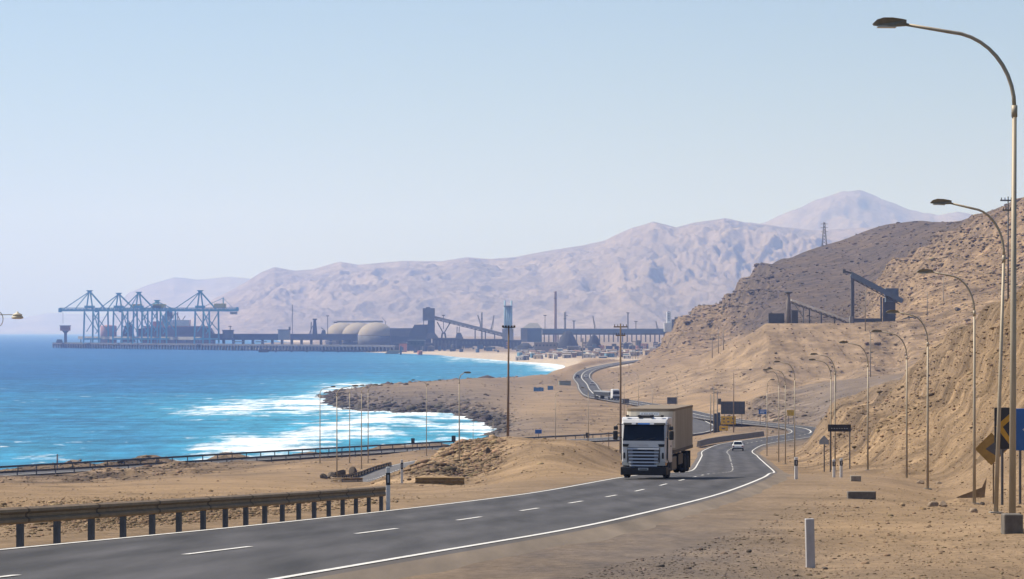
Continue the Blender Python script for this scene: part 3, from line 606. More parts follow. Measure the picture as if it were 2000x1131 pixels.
ribbon(MAIN, ym, 4.0, 5.55 + wob(ym,.5,2) + 0.9*np.exp(-((ym-215)/28)**2), -0.02, 0.15 + 0.0006*ym).build('shoulder', m_shold, main_road)
for nm, o in (('edge_line', -HW), ('edge_line', HW)):
    ribbon(MAIN, ym[ym < 1900], o-.075, o+.075, 0.012).build(nm, m_paint, main_road)
dashes(MAIN, main_road, 23.2, 330, 0, .13, 4.0, 8.0, 0.012)
dashes(MAIN, main_road, 340, 560, 0, .2, 2.0, 4.0, 0.02)
ribbon(MAIN, ym[(ym > 560) & (ym < 1900)], -.14, .14, 0.02).build('centre_line', m_paint, main_road)
yc = rows(COAST, 332, 728)
coast_road = structure(slab(ribbon(COAST, yc, -4.6, 4.6, 0.03), .4).build('coast_road', m_asph))
for o in (-4.0, 4.0): ribbon(COAST, yc[yc > 400], o-.12, o+.12, 0.05).build('edge_line', m_paint, coast_road)
yr = rows(RAMP, 288, 470)
ramp_road = structure(slab(ribbon(RAMP, yr, -2.5, 2.6, 0.02), .3).build('ramp_road', asphalt('grey_asphalt', (0.12,.112,.11), .2)))
ribbon(RAMP, yr, -2.2, -2.05, .04).build('edge_line', m_paint, ramp_road)
dashes(RAMP, ramp_road, 296, 420, 0.5, .14, 1.6, 1.6, .04)
# ================================================================ SHARED MATERIALS
m_galv = mat('dusty_galvanised_steel', (0.205, 0.138, 0.075), 0.6, 0.1, var=0.25, scale=4, streak=0.3)
m_post = mat('dark_steel_post', (0.075, 0.085, 0.10), 0.6, 0.2, var=0.2, scale=5)
m_pole = mat('painted_lamp_pole', (0.36, 0.30, 0.22), 0.55, 0.2, var=0.15, scale=6, streak=0.2)
m_head = mat('lamp_housing', (0.20, 0.18, 0.14), 0.55, 0.1, var=0.2, scale=8)
m_lens = mat('lamp_glass', (0.45, 0.42, 0.36), 0.25, 0, var=0.05)
m_conc = mat('weathered_concrete', (0.25, 0.215, 0.175), 0.95, var=0.22, scale=5, bump=0.3)
m_cdark = mat('dark_concrete', (0.14, 0.12, 0.10), 0.95, var=0.3, scale=4, bump=0.3)
m_white = mat('white_plastic', (0.62, 0.60, 0.58), 0.6, var=0.12, scale=8)
m_black = mat('black_plastic', (0.02, 0.02, 0.022), 0.5, var=0.1)
m_yel = mat('yellow_sign', (0.46, 0.25, 0.02), 0.55, var=0.2, scale=3)
m_blue = mat('blue_sign', (0.02, 0.11, 0.36), 0.5, var=0.12, scale=3)
m_back = mat('grey_sign_back', (0.11, 0.105, 0.105), 0.7, 0.2, var=0.15, scale=2)
m_wood = mat('weathered_wood', (0.20, 0.14, 0.095), 0.9, var=0.25, scale=5, streak=0.15)
m_yel2 = mat('bright_yellow_sign', (0.66, 0.38, 0.02), .55, var=.2, scale=2)
m_rust = mat('rusty_yellow_steel', (0.26, 0.17, 0.07), 0.8, var=0.35, scale=4)

m_rust_dark = mat('dark_splice', (.10,.065,.038), .7, var=.3, scale=9)
# ================================================================ GUARDRAILS
WP = [(-0.00,.0),(-.075,.035),(-.08,.085),(-.015,.13),(-.015,.18),(-.08,.225),(-.075,.275),(0,.31)]     # W profile, (towards road, up)
def wbeam(path, top, back=1.0, thick=0.012):
    """W-beam swept along a list of points; the corrugations face the right of travel"""
    mb = MB(); k = len(WP); n_ = len(path)
    for i, p in enumerate(path):
        d = (path[min(i+1, n_-1)] - path[max(i-1, 0)]); d.z = 0; d.normalize(); rt = Vector((d.y, -d.x, 0))*back
        for (a, u) in WP: mb.v.append(tuple(p + rt*(-a+0.0) + Vector((0,0,top-.31+u))))
        for (a, u) in reversed(WP): mb.v.append(tuple(p + rt*(-a-thick) + Vector((0,0,top-.31+u))))
    K = 2*k
    for i in range(n_-1):
        for j in range(K): mb.f.append((i*K+j, i*K+(j+1) % K, (i+1)*K+(j+1) % K, (i+1)*K+j))
    mb.f.append(tuple(range(K))); mb.f.append(tuple(reversed(range((n_-1)*K, n_*K))))
    return mb
post_me = MB().box(-.05,.05,-.075,.075,-.4,.66).mesh('post'); post_me.materials.append(m_post)
def rail_on(name, label, r, off, y0, y1, sect, post_gap, top=.68, back=1.0, m=m_galv, group=None, blockout=True):
    ys = [y0]; 
    while ys[-1] < y1: ys.append(ys[-1] + post_gap*math.cos(float(r['th'](ys[-1]))))
    pt = lambda y: Vector((float(r['x'](y)) + off/math.cos(float(r['th'](y))), y, float(r['z'](y))))
    o0 = pt(y0); t = thing(name, label, 'guardrail', o0, 0, group)
    per = max(1, round(sect/post_gap))
    for a in range(0, len(ys)-1, per):
        seg = ys[a:a+per+1]
        fine = np.linspace(seg[0]-.08, seg[-1]+.08, 2*len(seg))
        wbeam([pt(float(y)) - o0 + Vector((0, 0, 0.004*(a % 2))) for y in fine], top, back).build('beam', m, t)
        if post_gap < 3:
            wbeam([pt(seg[0]+e) - o0 + Vector((.006, -.002, .002)) for e in (-.05, .05)], top, back).build('splice', m_rust_dark, t)
    for y in ys:
        p = pt(y) - o0; th_ = float(r['th'](y))
        part('post', post_me, t, loc=p + Vector((-.10*back*math.cos(th_), .10*back*math.sin(th_), -0.05 if top < .7 else 0)), rot=(0, 0, -th_))
    return t
rail_on('guardrail', 'long dusty steel guardrail on dark posts along the near side of the highway', MAIN, -4.62, 33, 85.0, 4, 2.0)
rail_on('guardrail', 'dark guardrail on the seaward edge of the coast road, against the surf', COAST, -6.0, 352, 640, 12, 4.0, top=.8, back=1, m=m_post, group=None)
rail_on('guardrail', 'dark guardrail on the landward edge of the coast road below the sand', COAST, 6.0, 345, 520, 12, 4.0, top=.8, back=-1, m=m_post, group=None)
def rail_free(name, label, pts, gap, top=.75, back=1.0):
    P3 = [P(*q) for q in pts]; o0 = P3[0].copy(); t = thing(name, label, 'guardrail', o0)
    dense = []
    for i in range(len(P3)-1):
        for u in np.linspace(0, 1, 6, endpoint=False): dense.append(P3[i].lerp(P3[i+1], float(u)))
    dense.append(P3[-1])
    for it in range(2):
        dense = [dense[0]] + [(dense[i-1]+dense[i]*2+dense[i+1])/4 for i in range(1, len(dense)-1)] + [dense[-1]]
    for p in dense: p.z = H(p.x, p.y) + 0.02
    wbeam([p - o0 for p in dense], top, back).build('beam', m_galv, t)
    wbeam([p - o0 for p in dense], top-.34, back).build('beam', m_galv, t)
    acc = 0; last = dense[0]; part('post', post_me, t, loc=dense[0]-o0)
    for p in dense[1:]:
        acc += (p-last).length; last = p
        if acc > gap: acc = 0; part('post', post_me, t, loc=p-o0)
    return t
rail_free('guardrail', 'curved rusty guardrail wrapping around the bend of the side ramp', [(764,901,356),(735,910,338),(700,921,316),(672,931,302),(652,939,294),(646,944,290),(652,948,287.5),(668,949,286.5),(690,948,286.5),(708,946,287)], 1.6)
b = P(859, 948, 205); b.z = H(b.x, b.y)
t = thing('crash_barrier', 'short rusty yellow-brown barrier lying on the sand before the rubble mound', 'barrier', b, R(-3))
wbeam([Vector((x, 0.10*math.sin((x+1.8)*.9), 0)) for x in np.linspace(-1.78, 1.78, 9)], .50).build('beam', m_rust, t)
wbeam([Vector((x, 0.10*math.sin((x+1.8)*.9)+.03, 0)) for x in np.linspace(-1.78, 1.78, 9)], .22).build('beam', m_rust, t)
for x in (-1.6, 0, 1.6): part('post', post_me, t, loc=(x, .18, -.2))

# concrete barrier in the bend
t = thing('concrete_barrier', 'low concrete wall along the outside of the highway bend', 'wall', P(1436, 857, 497))
o0 = t.location.copy()
ysb = np.linspace(470, 545, 16)
for i in range(len(ysb)-1):
    q = []
    for y in (ysb[i]+.06, ysb[i+1]-.06):
        x = float(MAIN['x'](y)) - 6.2/math.cos(float(MAIN['th'](y))); q.append(Vector((x, y, float(MAIN['z'](y)) - .1)) - o0)
    d = (q[1]-q[0]).normalized(); n_ = Vector((d.y, -d.x, 0))
    mbb = MB(); up = Vector((0,0,1.0))
    mbb.hexa([q[0]-n_*.3, q[0]+n_*.3, q[1]+n_*.3, q[1]-n_*.3], [q[0]-n_*.12+up, q[0]+n_*.12+up, q[1]+n_*.12+up, q[1]-n_*.12+up]).build('wall_block', m_conc, t)

# ================================================================ STREET LAMPS
def lamp_head(mb_h, mb_l, x, z, s=1, L=.68):
    prof = [(0,-.03),(0,.085),(.10,.10),(.30,.125),(.50,.125),(.64,.085),(.72,.01),(.70,-.025),(.30,-.045)]
    pts = [(x - s*a*L/.72, z + c_) for a, c_ in prof]
    n_ = len(pts)
    wy = [.07,.10,.13,.15,.15,.12,.06,.06,.12]
    mb_h.add([(p[0], -w, p[1]) for p, w in zip(pts, wy)] + [(p[0], w, p[1]) for p, w in zip(pts, wy)],
             [tuple(range(n_)), tuple(reversed(range(n_, 2*n_)))] + [(i, n_+i, n_+(i+1) % n_, (i+1) % n_) for i in range(n_)])
    mb_l.box(min(x-s*.62*L/.72, x-s*.22*L/.72), max(x-s*.62*L/.72, x-s*.22*L/.72), -.10, .10, z-.07, z-.035)
def make_lamp(h, reach, s, base_block=False, r0=.075, double=False, rise=1.55):
    """pole, swept arm and cobra head; s = -1: head towards -x"""
    pole, arm, hd, ln, fl = MB(), MB(), MB(), MB(), MB(); hd2, ln2 = MB(), MB()
    h0 = h - rise - .2
    pole.tube([(0,0,-.3),(0,0,h0*.45),(0,0,h0)], [r0, r0*.82, r0*.62], 10)
    for q in ((s,) if not double else (s, -s)):
        pts = []
        for i in range(11):
            a = i/10*math.pi/2*.96
            pts.append((q*(reach*.62)*(1-math.cos(a)), 0, h0 + rise*math.sin(a)))
        pts.append((q*(reach-.0), 0, h0 + rise + .15))
        arm.tube(pts, [r0*.56]*6 + [r0*.5]*5 + [r0*.42], 8)
        lamp_head(hd if q == s else hd2, ln if q == s else ln2, q*(reach-.02), h0+rise+.15, -q)
    arm.tube([(0,0,h0-.18),(0,0,h0+.06)], r0*.82, 10)
    fl.box(-.2,.2,-.2,.2,-.25,.06)
    return (pole, arm, hd, ln, fl) + ((hd2, ln2) if double else ())
lamp_cache = {}
def lamp(px, pyb, pyt, s, label, hm=10.0, reach=2.35, Y=None, lean=0, dbl=False, group=None, rz=0, block=None, rise=1.55):
    Y = Y or F*hm/(pyb - pyt)
    base = P(px, pyb, Y); base.z = min(H(base.x, Y), base.z + .4)
    hgt = (CAMZ - (pyt-HOR)/F*Y) - base.z
    key = (round(hgt, 1), s, reach, dbl, rise)
    if key not in lamp_cache:
        q = make_lamp(hgt, reach, s, double=dbl, rise=rise)
        lamp_cache[key] = [a.mesh(nm, sm) for a, nm, sm in zip(q, ('pole','arm','lamp_head','lens','footing','lamp_head','lens'), (True, True, False, False, False, False, False))]
    ms_ = lamp_cache[key]
    t = thing('street_lamp', label, 'street lamp', base, rz, group); t.rotation_euler = (0, lean, rz)
    for me_, nm, m in zip(ms_, ('pole','arm','lamp_head','lens','footing','lamp_head','lens'), (m_pole, m_pole, m_head, m_lens, m_conc, m_head, m_lens)):
        if nm == 'lens': part(nm, me_, hd_, m)
        else:
            o = part(nm, me_, t, m)
            if nm == 'lamp_head': hd_ = o
    return t
LG = 'street lamps along the right verge'
lamp(1977, 1015, 44, -1, 'tall street lamp rising from the big concrete block, its head highest in the sky', group=LG, Y=58, reach=2.24, lean=R(.3))
lamp(1945, 1006, 397, -1, 'leaning street lamp just behind the one on the concrete block', group=LG, Y=92.6, lean=R(1.8), reach=1.79)
lamp(1903, 988, 529, -1, 'street lamp standing left of the black and yellow chevron board', group=LG, reach=1.79)
lamp(1812, 963, 608, -1, 'street lamp whose head overlaps the quarry platform edge, before the hillside', group=LG, reach=1.64)
lamp(1771, 936, 646, -1, 'street lamp between the hillside toe and the lower concrete slab', group=LG, reach=1.74)
lamp(1695, 921, 668, -1, 'street lamp just right of the long black sign on two posts', group=LG, reach=1.59)
lamp(1631, 904, 691, -1, 'taller of the two lamps standing close together by the long black sign', group=LG, reach=1.64)
lamp(1623, 903, 702, -1, 'shorter of the two lamps standing close together by the long black sign', group=LG, reach=1.54)
lamp(1552, 893, 706, -1, 'street lamp rising behind the white and black marker at the road tip', group=LG, reach=1.54)
lamp(1534, 886, 720, -1, 'street lamp directly left of the lamp behind the road-tip marker', group=LG, reach=1.54)
lamp(1521, 880, 722, -1, 'pale slim lamp between the blue road sign and the small yellow sign', group=LG, reach=1.34)
lamp(1498, 876, 741, 1, 'lamp post that crosses the right edge of the blue road sign', group=LG, reach=0.50)
LG = 'street lamps on the seaward side'
lamp(625, 902, 755, 1, 'first lamp of the seaward cluster, standing farthest from the mound', group=LG, rise=.7, reach=1.45, hm=10)
lamp(658, 946, 753, 1, 'street lamp standing inside the bend of the curved ramp guardrail', group=LG, rise=.7, reach=1.55, hm=10)
lamp(683, 893, 752, 1, 'lamp beside the coast road with a small bird-like fitting halfway up', group=LG, rise=.7, reach=1.45)
lamp(706, 909, 751, 1, 'lamp behind the straight part of the curved ramp guardrail', group=LG, rise=.7, reach=1.45)
lamp(719, 891, 752, 1, 'rearmost lamp of the seaward cluster by the coast road', group=LG, rise=.7, reach=1.45)
lamp(833, 880, 742, 1, 'double-armed lamp on the coast road before the surf', group=LG, rise=.7, reach=1.85, dbl=True, hm=11.5)
lamp(897, 937, 727, 1, 'street lamp at the foot of the rubble mound by the rusty barrier', group=LG, rise=.7, reach=0.45, hm=10)
lamp(1085, 863, 764, 1, 'slim lamp on the coast road left of the small dark sign', group=LG, rise=.7, hm=10, reach=0.75)
lamp(1149, 862, 757, -1, 'slim lamp on the coast road behind the small dark sign', group=LG, rise=.7, hm=10, reach=0.75)
lamp(924, 861, 822, 1, 'short lamp beyond the coast road, against the surf', group=LG, rise=.7, hm=5, reach=0.35, Y=600)
lamp(963, 859, 818, 1, 'short lamp beyond the coast road, against the dark shore rocks', group=LG, rise=.7, hm=5, reach=0.35, Y=610)
LG = 'street lamps along the distant road'
lamp(1219, 800, 723, 1, 'distant lamp right beside the wooden utility pole', group=LG, Y=760, reach=1.6)
lamp(1247, 795, 727, -1, 'distant lamp left of the far board, with its arm towards the cliff', group=LG, Y=800, reach=2.0)
lamp(1274, 803, 745, -1, 'short distant lamp above the truck box roof', group=LG, Y=770, reach=1.8)
lamp(1322, 806, 727, -1, 'distant lamp overlapping the grey board above the truck', group=LG, Y=745, reach=2.2, dbl=True)
# lamp whose globe-like head hangs into the picture from beyond its edge
t = thing('street_lamp', 'pale lantern head hanging in from the edge above the sea', 'street lamp', G(-75, 205), 0)
top = P(-75, 616, 205).z - t.location.z; w = 205/F
MB().tube([(0,0,-.3),(0,0,top*.5),(0,0,top+.4)], [.12,.1,.07], 10).build('pole', m_pole, t, True)
MB().tube([(0,0,top-.3),(.3,0,top+.02),(w*100,0,top+.05)], .03, 6).build('arm', m_pole, t, True)
MB().tube([(w*(72+9*math.cos(a)), 0, top-.12-w*4+w*14*math.sin(a)) for a in np.linspace(-.5*math.pi, .5*math.pi, 9)], .028, 6).build('scroll', m_head, t, True)
hd_ = MB().lathe([(w*1.5,.30),(w*2,.22),(w*9,.10),(w*10,.06),(w*8.5,.02),(w*11,-.08),(w*12,-.15),(w*11,-.20),(w*6,-.24)], 16, (w*109, 0, top-.02)).build('lamp_head', mat('cream_enamel', (.50,.44,.33), .5), t, True)

# floodlight mast and utility poles
def mast(px, pyb, pyt, Y):
    b_ = P(px, pyb, Y); b_.z = H(b_.x, Y); t = thing('floodlight_mast', 'tall dark mast with a crown of floodlights standing on the mound', 'mast', b_)
    h = P(px, pyt, Y).z - b_.z; t.rotation_euler = (0, R(.4), 0)
    MB().tube([(0,0,-.4),(0,0,h*.5),(0,0,h)], [.15,.12,.08], 10).build('pole', m_wood, t, True)
    MB().bar((-.62,0,h),(.62,0,h),.07).bar((0,-.45,h-.02),(0,.45,h-.02),.07).build('crossarm', m_post, t)
    for x, y in ((-.58,0),(-.3,-.12),(.3,-.12),(.58,0),(0,-.45),(0,.45)):
        MB().hexa([(x-.12,y-.10,h+.03),(x+.12,y-.10,h+.03),(x+.12,y+.1,h+.06),(x-.12,y+.1,h+.06)], [(x-.09,y-.16,h+.20),(x+.09,y-.16,h+.20),(x+.1,y+.08,h+.24),(x-.1,y+.08,h+.24)]).build('floodlight', m_black, t)
mast(992, 861, 640, 292)
def utility(px, pyb, pyt, Y, label, arms=2, m=m_wood, r=.10, group='utility poles', extra=None):
    b_ = P(px, pyb, Y); b_.z = min(b_.z, H(b_.x, Y)); h = P(px, pyt, Y).z - b_.z
    t = thing('utility_pole', label, 'pole', b_, 0, group)
    MB().tube([(0,0,-.4),(0,0,h)], [r*1.2, r*.8], 8).build('pole', m, t, True)
    for k in range(arms):
        z = h - .35 - k*.9; L = .72 - .2*k
        a = MB().bar((-L,0,z),(L,0,z),.11,.13).build('crossarm', m, t)
        for x in (-L+.1, -L*.4, L*.4, L-.1): MB().tube([(x,0,z+.06),(x,0,z+.26)], .045, 6).build('insulator', m_post, a)
    return t
utility(1212, 852, 632, 300, 'tall wooden utility pole with crossarms rising behind the white truck', extra=True)
for px, pb, pt_, lab in ((1388,852,770,'thinnest post of the pole cluster beside the billboard back'), (1394,852,757,'tallest post of the pole cluster beside the billboard back'), (1401,850,764,'post with a transformer box in the cluster beside the billboard back')):
    t = utility(px, pb, pt_, 575, lab, arms=1 if px != 1388 else 0, m=m_conc, group='pole cluster by the billboard')
    if px == 1401: MB().box(.15,.75,-.3,.3,6.2,7.4).build('transformer', m_back, t)
    if px != 1388: MB().tube([(.35,.2,-.3),(.35,.2,4.6)], .28, 8).build('cable_shield', m_post, t, True)
utility(1433, 850, 728, 560, 'slim bare pole standing before the billboard back', arms=0, m=m_wood, r=.10)
for px, pb, pt_, Y, lab in ((1391,705,655,1060,'left one of three thin poles below the rocky cliff'),(1403,698,645,1100,'middle one of three thin poles below the rocky cliff'),(1413,690,640,1100,'last of three thin poles below the rocky cliff, nearest the works'),(1427,680,658,1200,'short pole on the slope beside three thin poles'),
                            (1690,640,560,1000,'thin pole standing between the conveyor legs'),(1811,625,570,1020,'thin pole on the quarry bench'),(1843,620,540,1040,'taller thin pole on the quarry bench'),(1700,742,650,860,'pale thin pole behind the lamps on the slope'),(1632,770,722,700,'thin pole on the dark slope above the bend')):
    utility(px, pb, pt_, Y, lab, arms=0, m=m_conc, r=.14, group='thin poles on the slopes')

# ================================================================ MARKER POSTS, BLOCKS, BOULDERS
m_greyp = mat('weathered_pale_post', (.40,.375,.37), .8, var=.22, scale=4, streak=.3)
def marker(px, pyb, pyt, w, Y, label, style, tilt=0):
    b_ = P(px, pyb, Y); b_.z = H(b_.x, Y) - .05; h = P(px, pyt, Y).z - b_.z; w = w/F*Y
    t = thing('marker_post', label, 'marker post', b_, R(6), None); t.rotation_euler = (0, tilt, R(6))
    MB().box(-w/2, w/2, -w*.35, w*.35, -.4, h).bevel('post', m_white if style else m_greyp, t, .012, 2)
    if style:
        b2 = MB().box(-w*.53, w*.53, -w*.39, w*.39, h*.63, h*.88).build('black_band', m_black, t)
        MB().box(-w*.22, w*.22, -w*.43, -w*.36, h*.68, h*.84).build('reflector', mat('reflector', (.35,.35,.36), .3), b2)
    return t
marker(758, 984, 912, 8, 84.5, 'white marker post with black band at the end of the near guardrail', 1)
marker(785, 938, 898, 4.5, 210, 'white and black marker post on the sand left of the rubble mound', 1)
marker(1583, 1150, 1013, 17, 48, 'large plain pale post in the foreground dirt', 0, R(-1.2))
marker(1555, 930, 893, 6, 160, 'white and black marker post at the tip of the road shoulder', 1)
marker(1629, 929, 897, 5, 170, 'white and black marker post, inner one of the pair on the verge', 1)
marker(1643, 931, 895, 5, 168, 'white and black marker post, outer one of the pair on the verge', 1)
marker(112, 912, 887, 3, 440, 'pale marker post standing up from the seaward guardrail', 0)
def block(px, py0, py1, x0, x1, Y, d, label, m, name='concrete_block', rz=0):
    b_ = G(px, Y); s = Y/F; t = thing(name, label, 'block', b_, rz); h = (py1-py0)*s
    MB().box((x0-px)*s, (x1-px)*s, -d/2, d/2, -.35, h).bevel('body', m, t, .025, 2)
    return t
block(1976, 998, 1036, 1958, 1995, 57.2, .4, 'square dark concrete block holding the foot of the nearest lamp', m_cdark)
block(1682, 981, 996, 1655, 1710, 112, .35, 'long low dark concrete slab lying on the verge', m_cdark, 'concrete_slab')
block(1671, 931, 942, 1661, 1681, 150, .45, 'small pale concrete block near the pair of markers', m_conc)
m_bould = mat('dark_boulder', (.10,.078,.06), .95, var=.3, scale=3, bump=.5); m_bould2 = mat('tan_boulder', (.26,.19,.13), .95, var=.3, scale=3, bump=.5)
def boulder(px, Y, wpx, hpx, label, m, seed):
    q = np.random.default_rng(seed); s = Y/F; b_ = G(px, Y)
    import bmesh
    bm = bmesh.new(); bmesh.ops.create_icosphere(bm, subdivisions=3, radius=1)
    k = q.normal(size=(14, 3)); k /= np.linalg.norm(k, axis=1)[:, None]; lim = q.uniform(.62, .9, 14)
    for v in bm.verts:
        p = np.array(v.co)
        for a, l in zip(k, lim):
            d = p @ a
            if d > l: p = p - a*(d-l)*.92
        v.co = (p[0]*wpx/2*s*1.2, p[1]*wpx/2*s, p[2]*hpx*.62*s*1.2 + hpx*.3*s)
    me_ = bpy.data.meshes.new('boulder'); bm.to_mesh(me_); bm.free(); me_.materials.append(m)
    o = bpy.data.objects.new('boulder', me_); col.objects.link(o); o.location = b_; return tag(o, label, 'rock', 'boulders')
for i, a in enumerate(((953,262,10,13,'big dark boulder in the face of the rubble mound',m_bould),(632,312,16,11,'low boulder, first of the rock row by the ramp rail',m_bould),(647,314,18,13,'middle boulder of the rock row by the ramp rail',m_bould),(664,318,24,18,'largest boulder of the rock row beside the ramp lamp',m_bould),(690,330,15,16,'boulder standing above the ramp guardrail',m_bould),
      (1463,52,10,7,'small dark rock on the foreground dirt',m_bould),(1611,47.5,12,6,'dark rock at the bottom edge beside the plain pale post',m_bould),(1823,101,20,13,'dark clod left of its pair on the right verge',m_bould2),(1842,100,16,11,'dark clod right of its pair on the right verge',m_bould2),(1900,98,16,9,'flat rock before the leaning lamp',m_bould2),(1919,120,9,7,'small round dark rock beside a lamp foot',m_bould),
      (1797,180,14,7,'pale rock between two lamp feet on the verge',m_bould2),(1835,178,12,9,'pale rock at the toe of the hillside',m_bould2),(727,440,14,5,'pale rock lying beside the coast road',m_bould2),(1870,1010,11,8,'dark boulder on the quarry bench',m_bould))): boulder(*a, seed=100+i)

# ================================================================ SIGNS
def sign(name, label, cat, px0, px1, py0, py1, Y, m, legs, pyb, m_leg=m_back, rz=0, thick=.06, group=None):
    s = Y/F; cx = (px0+px1)/2; b_ = G(cx, Y); t = thing(name, label, cat, b_, rz, group)
    z0 = P(cx, py1, Y).z - b_.z; z1 = P(cx, py0, Y).z - b_.z; hw = (px1-px0)/2*s
    pn = MB().box(-hw, hw, -thick/2, thick/2, z0, z1).bevel('panel', m, t, .01, 1)
    for px in legs:
        x = (px-cx)*s; MB().box(x-.05, x+.05, thick/2, thick/2+.1, -.4, z1-.05).build('leg', m_leg, t)
    return t, pn, hw, z0, z1, s
def strip(pn, name, poly, m, y=-.034, d=.004):
    return MB().prism(poly, y, y-d, 'y').build(name, m, pn)
def words(txt, size, m, parent, loc, name='lettering', align='CENTER'):
    cu = bpy.data.curves.new('lettering', 'FONT'); cu.body = txt; cu.size = size; cu.align_x = align; cu.align_y = 'CENTER'; cu.extrude = .003; cu.resolution_u = 2
    tmp = bpy.data.objects.new('tmp', cu); col.objects.link(tmp)
    me_ = bpy.data.meshes.new_from_object(tmp.evaluated_get(bpy.context.evaluated_depsgraph_get())); bpy.data.objects.remove(tmp)
    me_.name = name; me_.materials.clear(); me_.materials.append(m)
    return part(name, me_, parent, loc=loc, rot=(R(90), 0, 0))
m_text = mat('white_lettering', (.75,.75,.73), .6, var=.04)
# chevron boards on the verge
t, pn, hw, z0, z1, s = sign('chevron_board', 'black board with a yellow chevron arrow beside the blue panel', 'sign', 1942, 1975, 796, 877, 122, m_black, (1958,), 960)
h = z1-z0; zc = (z0+z1)/2; w_ = hw*2
strip(pn, 'chevron', [(-hw+.05, zc+.08), (hw-.02, z1-.22), (hw-.02, z1-.52), (-hw+.36, zc+.06), (hw-.02, z0+.42), (hw-.02, z0+.12)], m_yel)
t, pn, hw, z0, z1, s = sign('arrow_board', 'blue board with pale and yellow diagonal arrows at the picture edge', 'sign', 1976, 2062, 798, 880, 122.6, m_blue, (1993,2045), 966)
zc = (z0+z1)/2
strip(pn, 'pale_arrow', [(-hw+.45, zc), (hw-.3, z1-.02), (hw-.02, z1-.02), (hw-.02, zc+.35), (-hw+.95, zc), (hw-.02, z0+.35), (hw-.02, z0+.02), (hw-.3, z0+.02)], mat('pale_sign', (.42,.50,.52), .5))
strip(pn, 'yellow_arrow', [(-hw+.70, zc), (hw-.05, zc+.5), (hw-.05, zc-.5)], m_yel, -.040)
# weathered diamond plate and fallen plate
def diamond(px, py, rad, Y, label, m, lean):
    s = Y/F; b_ = G(px, Y); t = thing('warning_sign', label, 'sign', b_, R(-8)); zc = P(px, py, Y).z - b_.z; r = rad*s
    pn = MB().prism([(-r,zc),(0,zc-r),(r,zc),(0,zc+r)], -.03, .03, 'y').build('panel', m, t)
    MB().prism([(-r*.35,zc),(r*.35,zc-r*.45),(r*.95,zc),(r*.3,zc+r*.5)], -.036, -.031, 'y').build('worn_patch', m_back, pn)
    MB().bar((.1,.08,-.4),(.1,.08,zc),.07).bar((.3,.08,-.4),(.22,.08,zc-.3),.07).build('leg', m_galv, t)
diamond(1936, 877, 32, 128, 'weathered yellow diamond sign half hidden behind the chevron board', mat('faded_yellow', (.34,.20,.05), .8, var=.3, scale=2), 0)
b_ = G(1893, 140); t = thing('fallen_plate', 'brown triangular plate leaning against the hillside toe', 'plate', b_, R(-10))
MB().prism([(-.75,0),(.62,.55),(.85,1.05),(.75,.05)], -.02, .03, 'y').build('panel', mat('brown_plate', (.22,.15,.08), .85, var=.3), t)
# other road signs
t, pn, hw, z0, z1, s = sign('direction_board', 'long black board on two posts by the hillside', 'sign', 1617, 1662, 829, 843, 255, m_black, (1622,1660), 905)
words('- - - - - - -', .38, m_text, pn, (0,-.036,(z0+z1)/2))
t, pn, hw, z0, z1, s = sign('warning_triangle', 'pale triangular warning sign seen from behind below the black board', 'sign', 1600, 1619, 850, 868, 262, m_back, (1610,), 897)
bpy.data.objects.remove(pn)
m_pale = mat('pale_sign_back', (.30,.31,.33), .6, var=.12)
MB().prism([(-hw,z0),(hw,z0),(hw,z0+.35),(0,z1),(-hw,z0+.35)], -.03, .03, 'y').build('panel', m_pale, t)
t, pn, hw, z0, z1, s = sign('road_sign', 'blue road sign with two rows of white lettering by the bend', 'sign', 1482, 1498, 800, 809, 640, m_blue, (1485,1496), 830, thick=.08)
for k, z in enumerate((z1-.34, z0+.32)): MB().box(-hw+.3, hw-.35-.25*k, -.05, -.042, z-.09, z+.09).build('lettering', m_text, pn)
sign('road_sign', 'small yellow road sign in front of the cutting at the bend', 'sign', 1537, 1553, 801, 812, 640, m_yel2, (1540,1550), 835, thick=.08)
t, pn, hw, z0, z1, s = sign('billboard', 'large dark billboard seen from behind inside the bend', 'billboard', 1408, 1455, 784, 809, 600, m_back, (1415,1424,1449), 842, thick=.25)
for px in (1412,1420,1428,1436,1444,1452): x = (px-1431.5)*s; MB().box(x-.06, x+.06, -.22, -.125, z0, z1).build('rib', m_post, pn)
for k in range(3): z = z0 + (k+.5)*(z1-z0)/3; MB().box(-hw, hw, -.20, -.128, z-.05, z+.05).build('rail', m_post, pn)
t, pn, hw, z0, z1, s = sign('direction_sign', 'yellow direction sign with dark symbols under the billboard', 'sign', 1408, 1437, 813, 829, 585, m_yel2, (1411,1424,1434), 846, thick=.1)
for x, z, a, c_ in ((-.9,.3,.35,.3),(-.1,.4,.5,.15),(.9,.35,.25,.3),(-.9,-.35,.3,.2),(0,-.3,.45,.25),(.85,-.4,.5,.18)):
    MB().box(x-a/2, x+a/2, -.062, -.052, (z0+z1)/2+z-c_/2, (z0+z1)/2+z+c_/2).build('symbol', m_post, pn)
t, pn, hw, z0, z1, s = sign('direction_sign', 'lower small yellow sign on the ground left of the direction sign', 'sign', 1405, 1422, 832, 841, 570, m_yel2, (1409,1419), 848, thick=.1)
MB().box(-hw*.5, hw*.3, -.062, -.052, z0+.3, z0+.5).build('symbol', m_post, pn)
sign('board', 'grey board on two legs on the slope above the truck', 'sign', 1303, 1323, 776, 789, 750, m_back, (1307,1319), 800, thick=.12)
sign('board', 'dark board beside the wooden pole below the far road', 'sign', 1216, 1229, 779, 788, 830, m_back, (1219,1226), 795, thick=.12)
sign('road_sign', 'small blue square sign beside the coast road below the headland', 'sign', 1045, 1058, 839, 847, 540, m_blue, (1052,), 864, thick=.06)
sign('road_sign', 'dark sign before the surf, left one of two', 'sign', 803, 810, 856, 866, 500, m_black, (806,), 880, thick=.06)
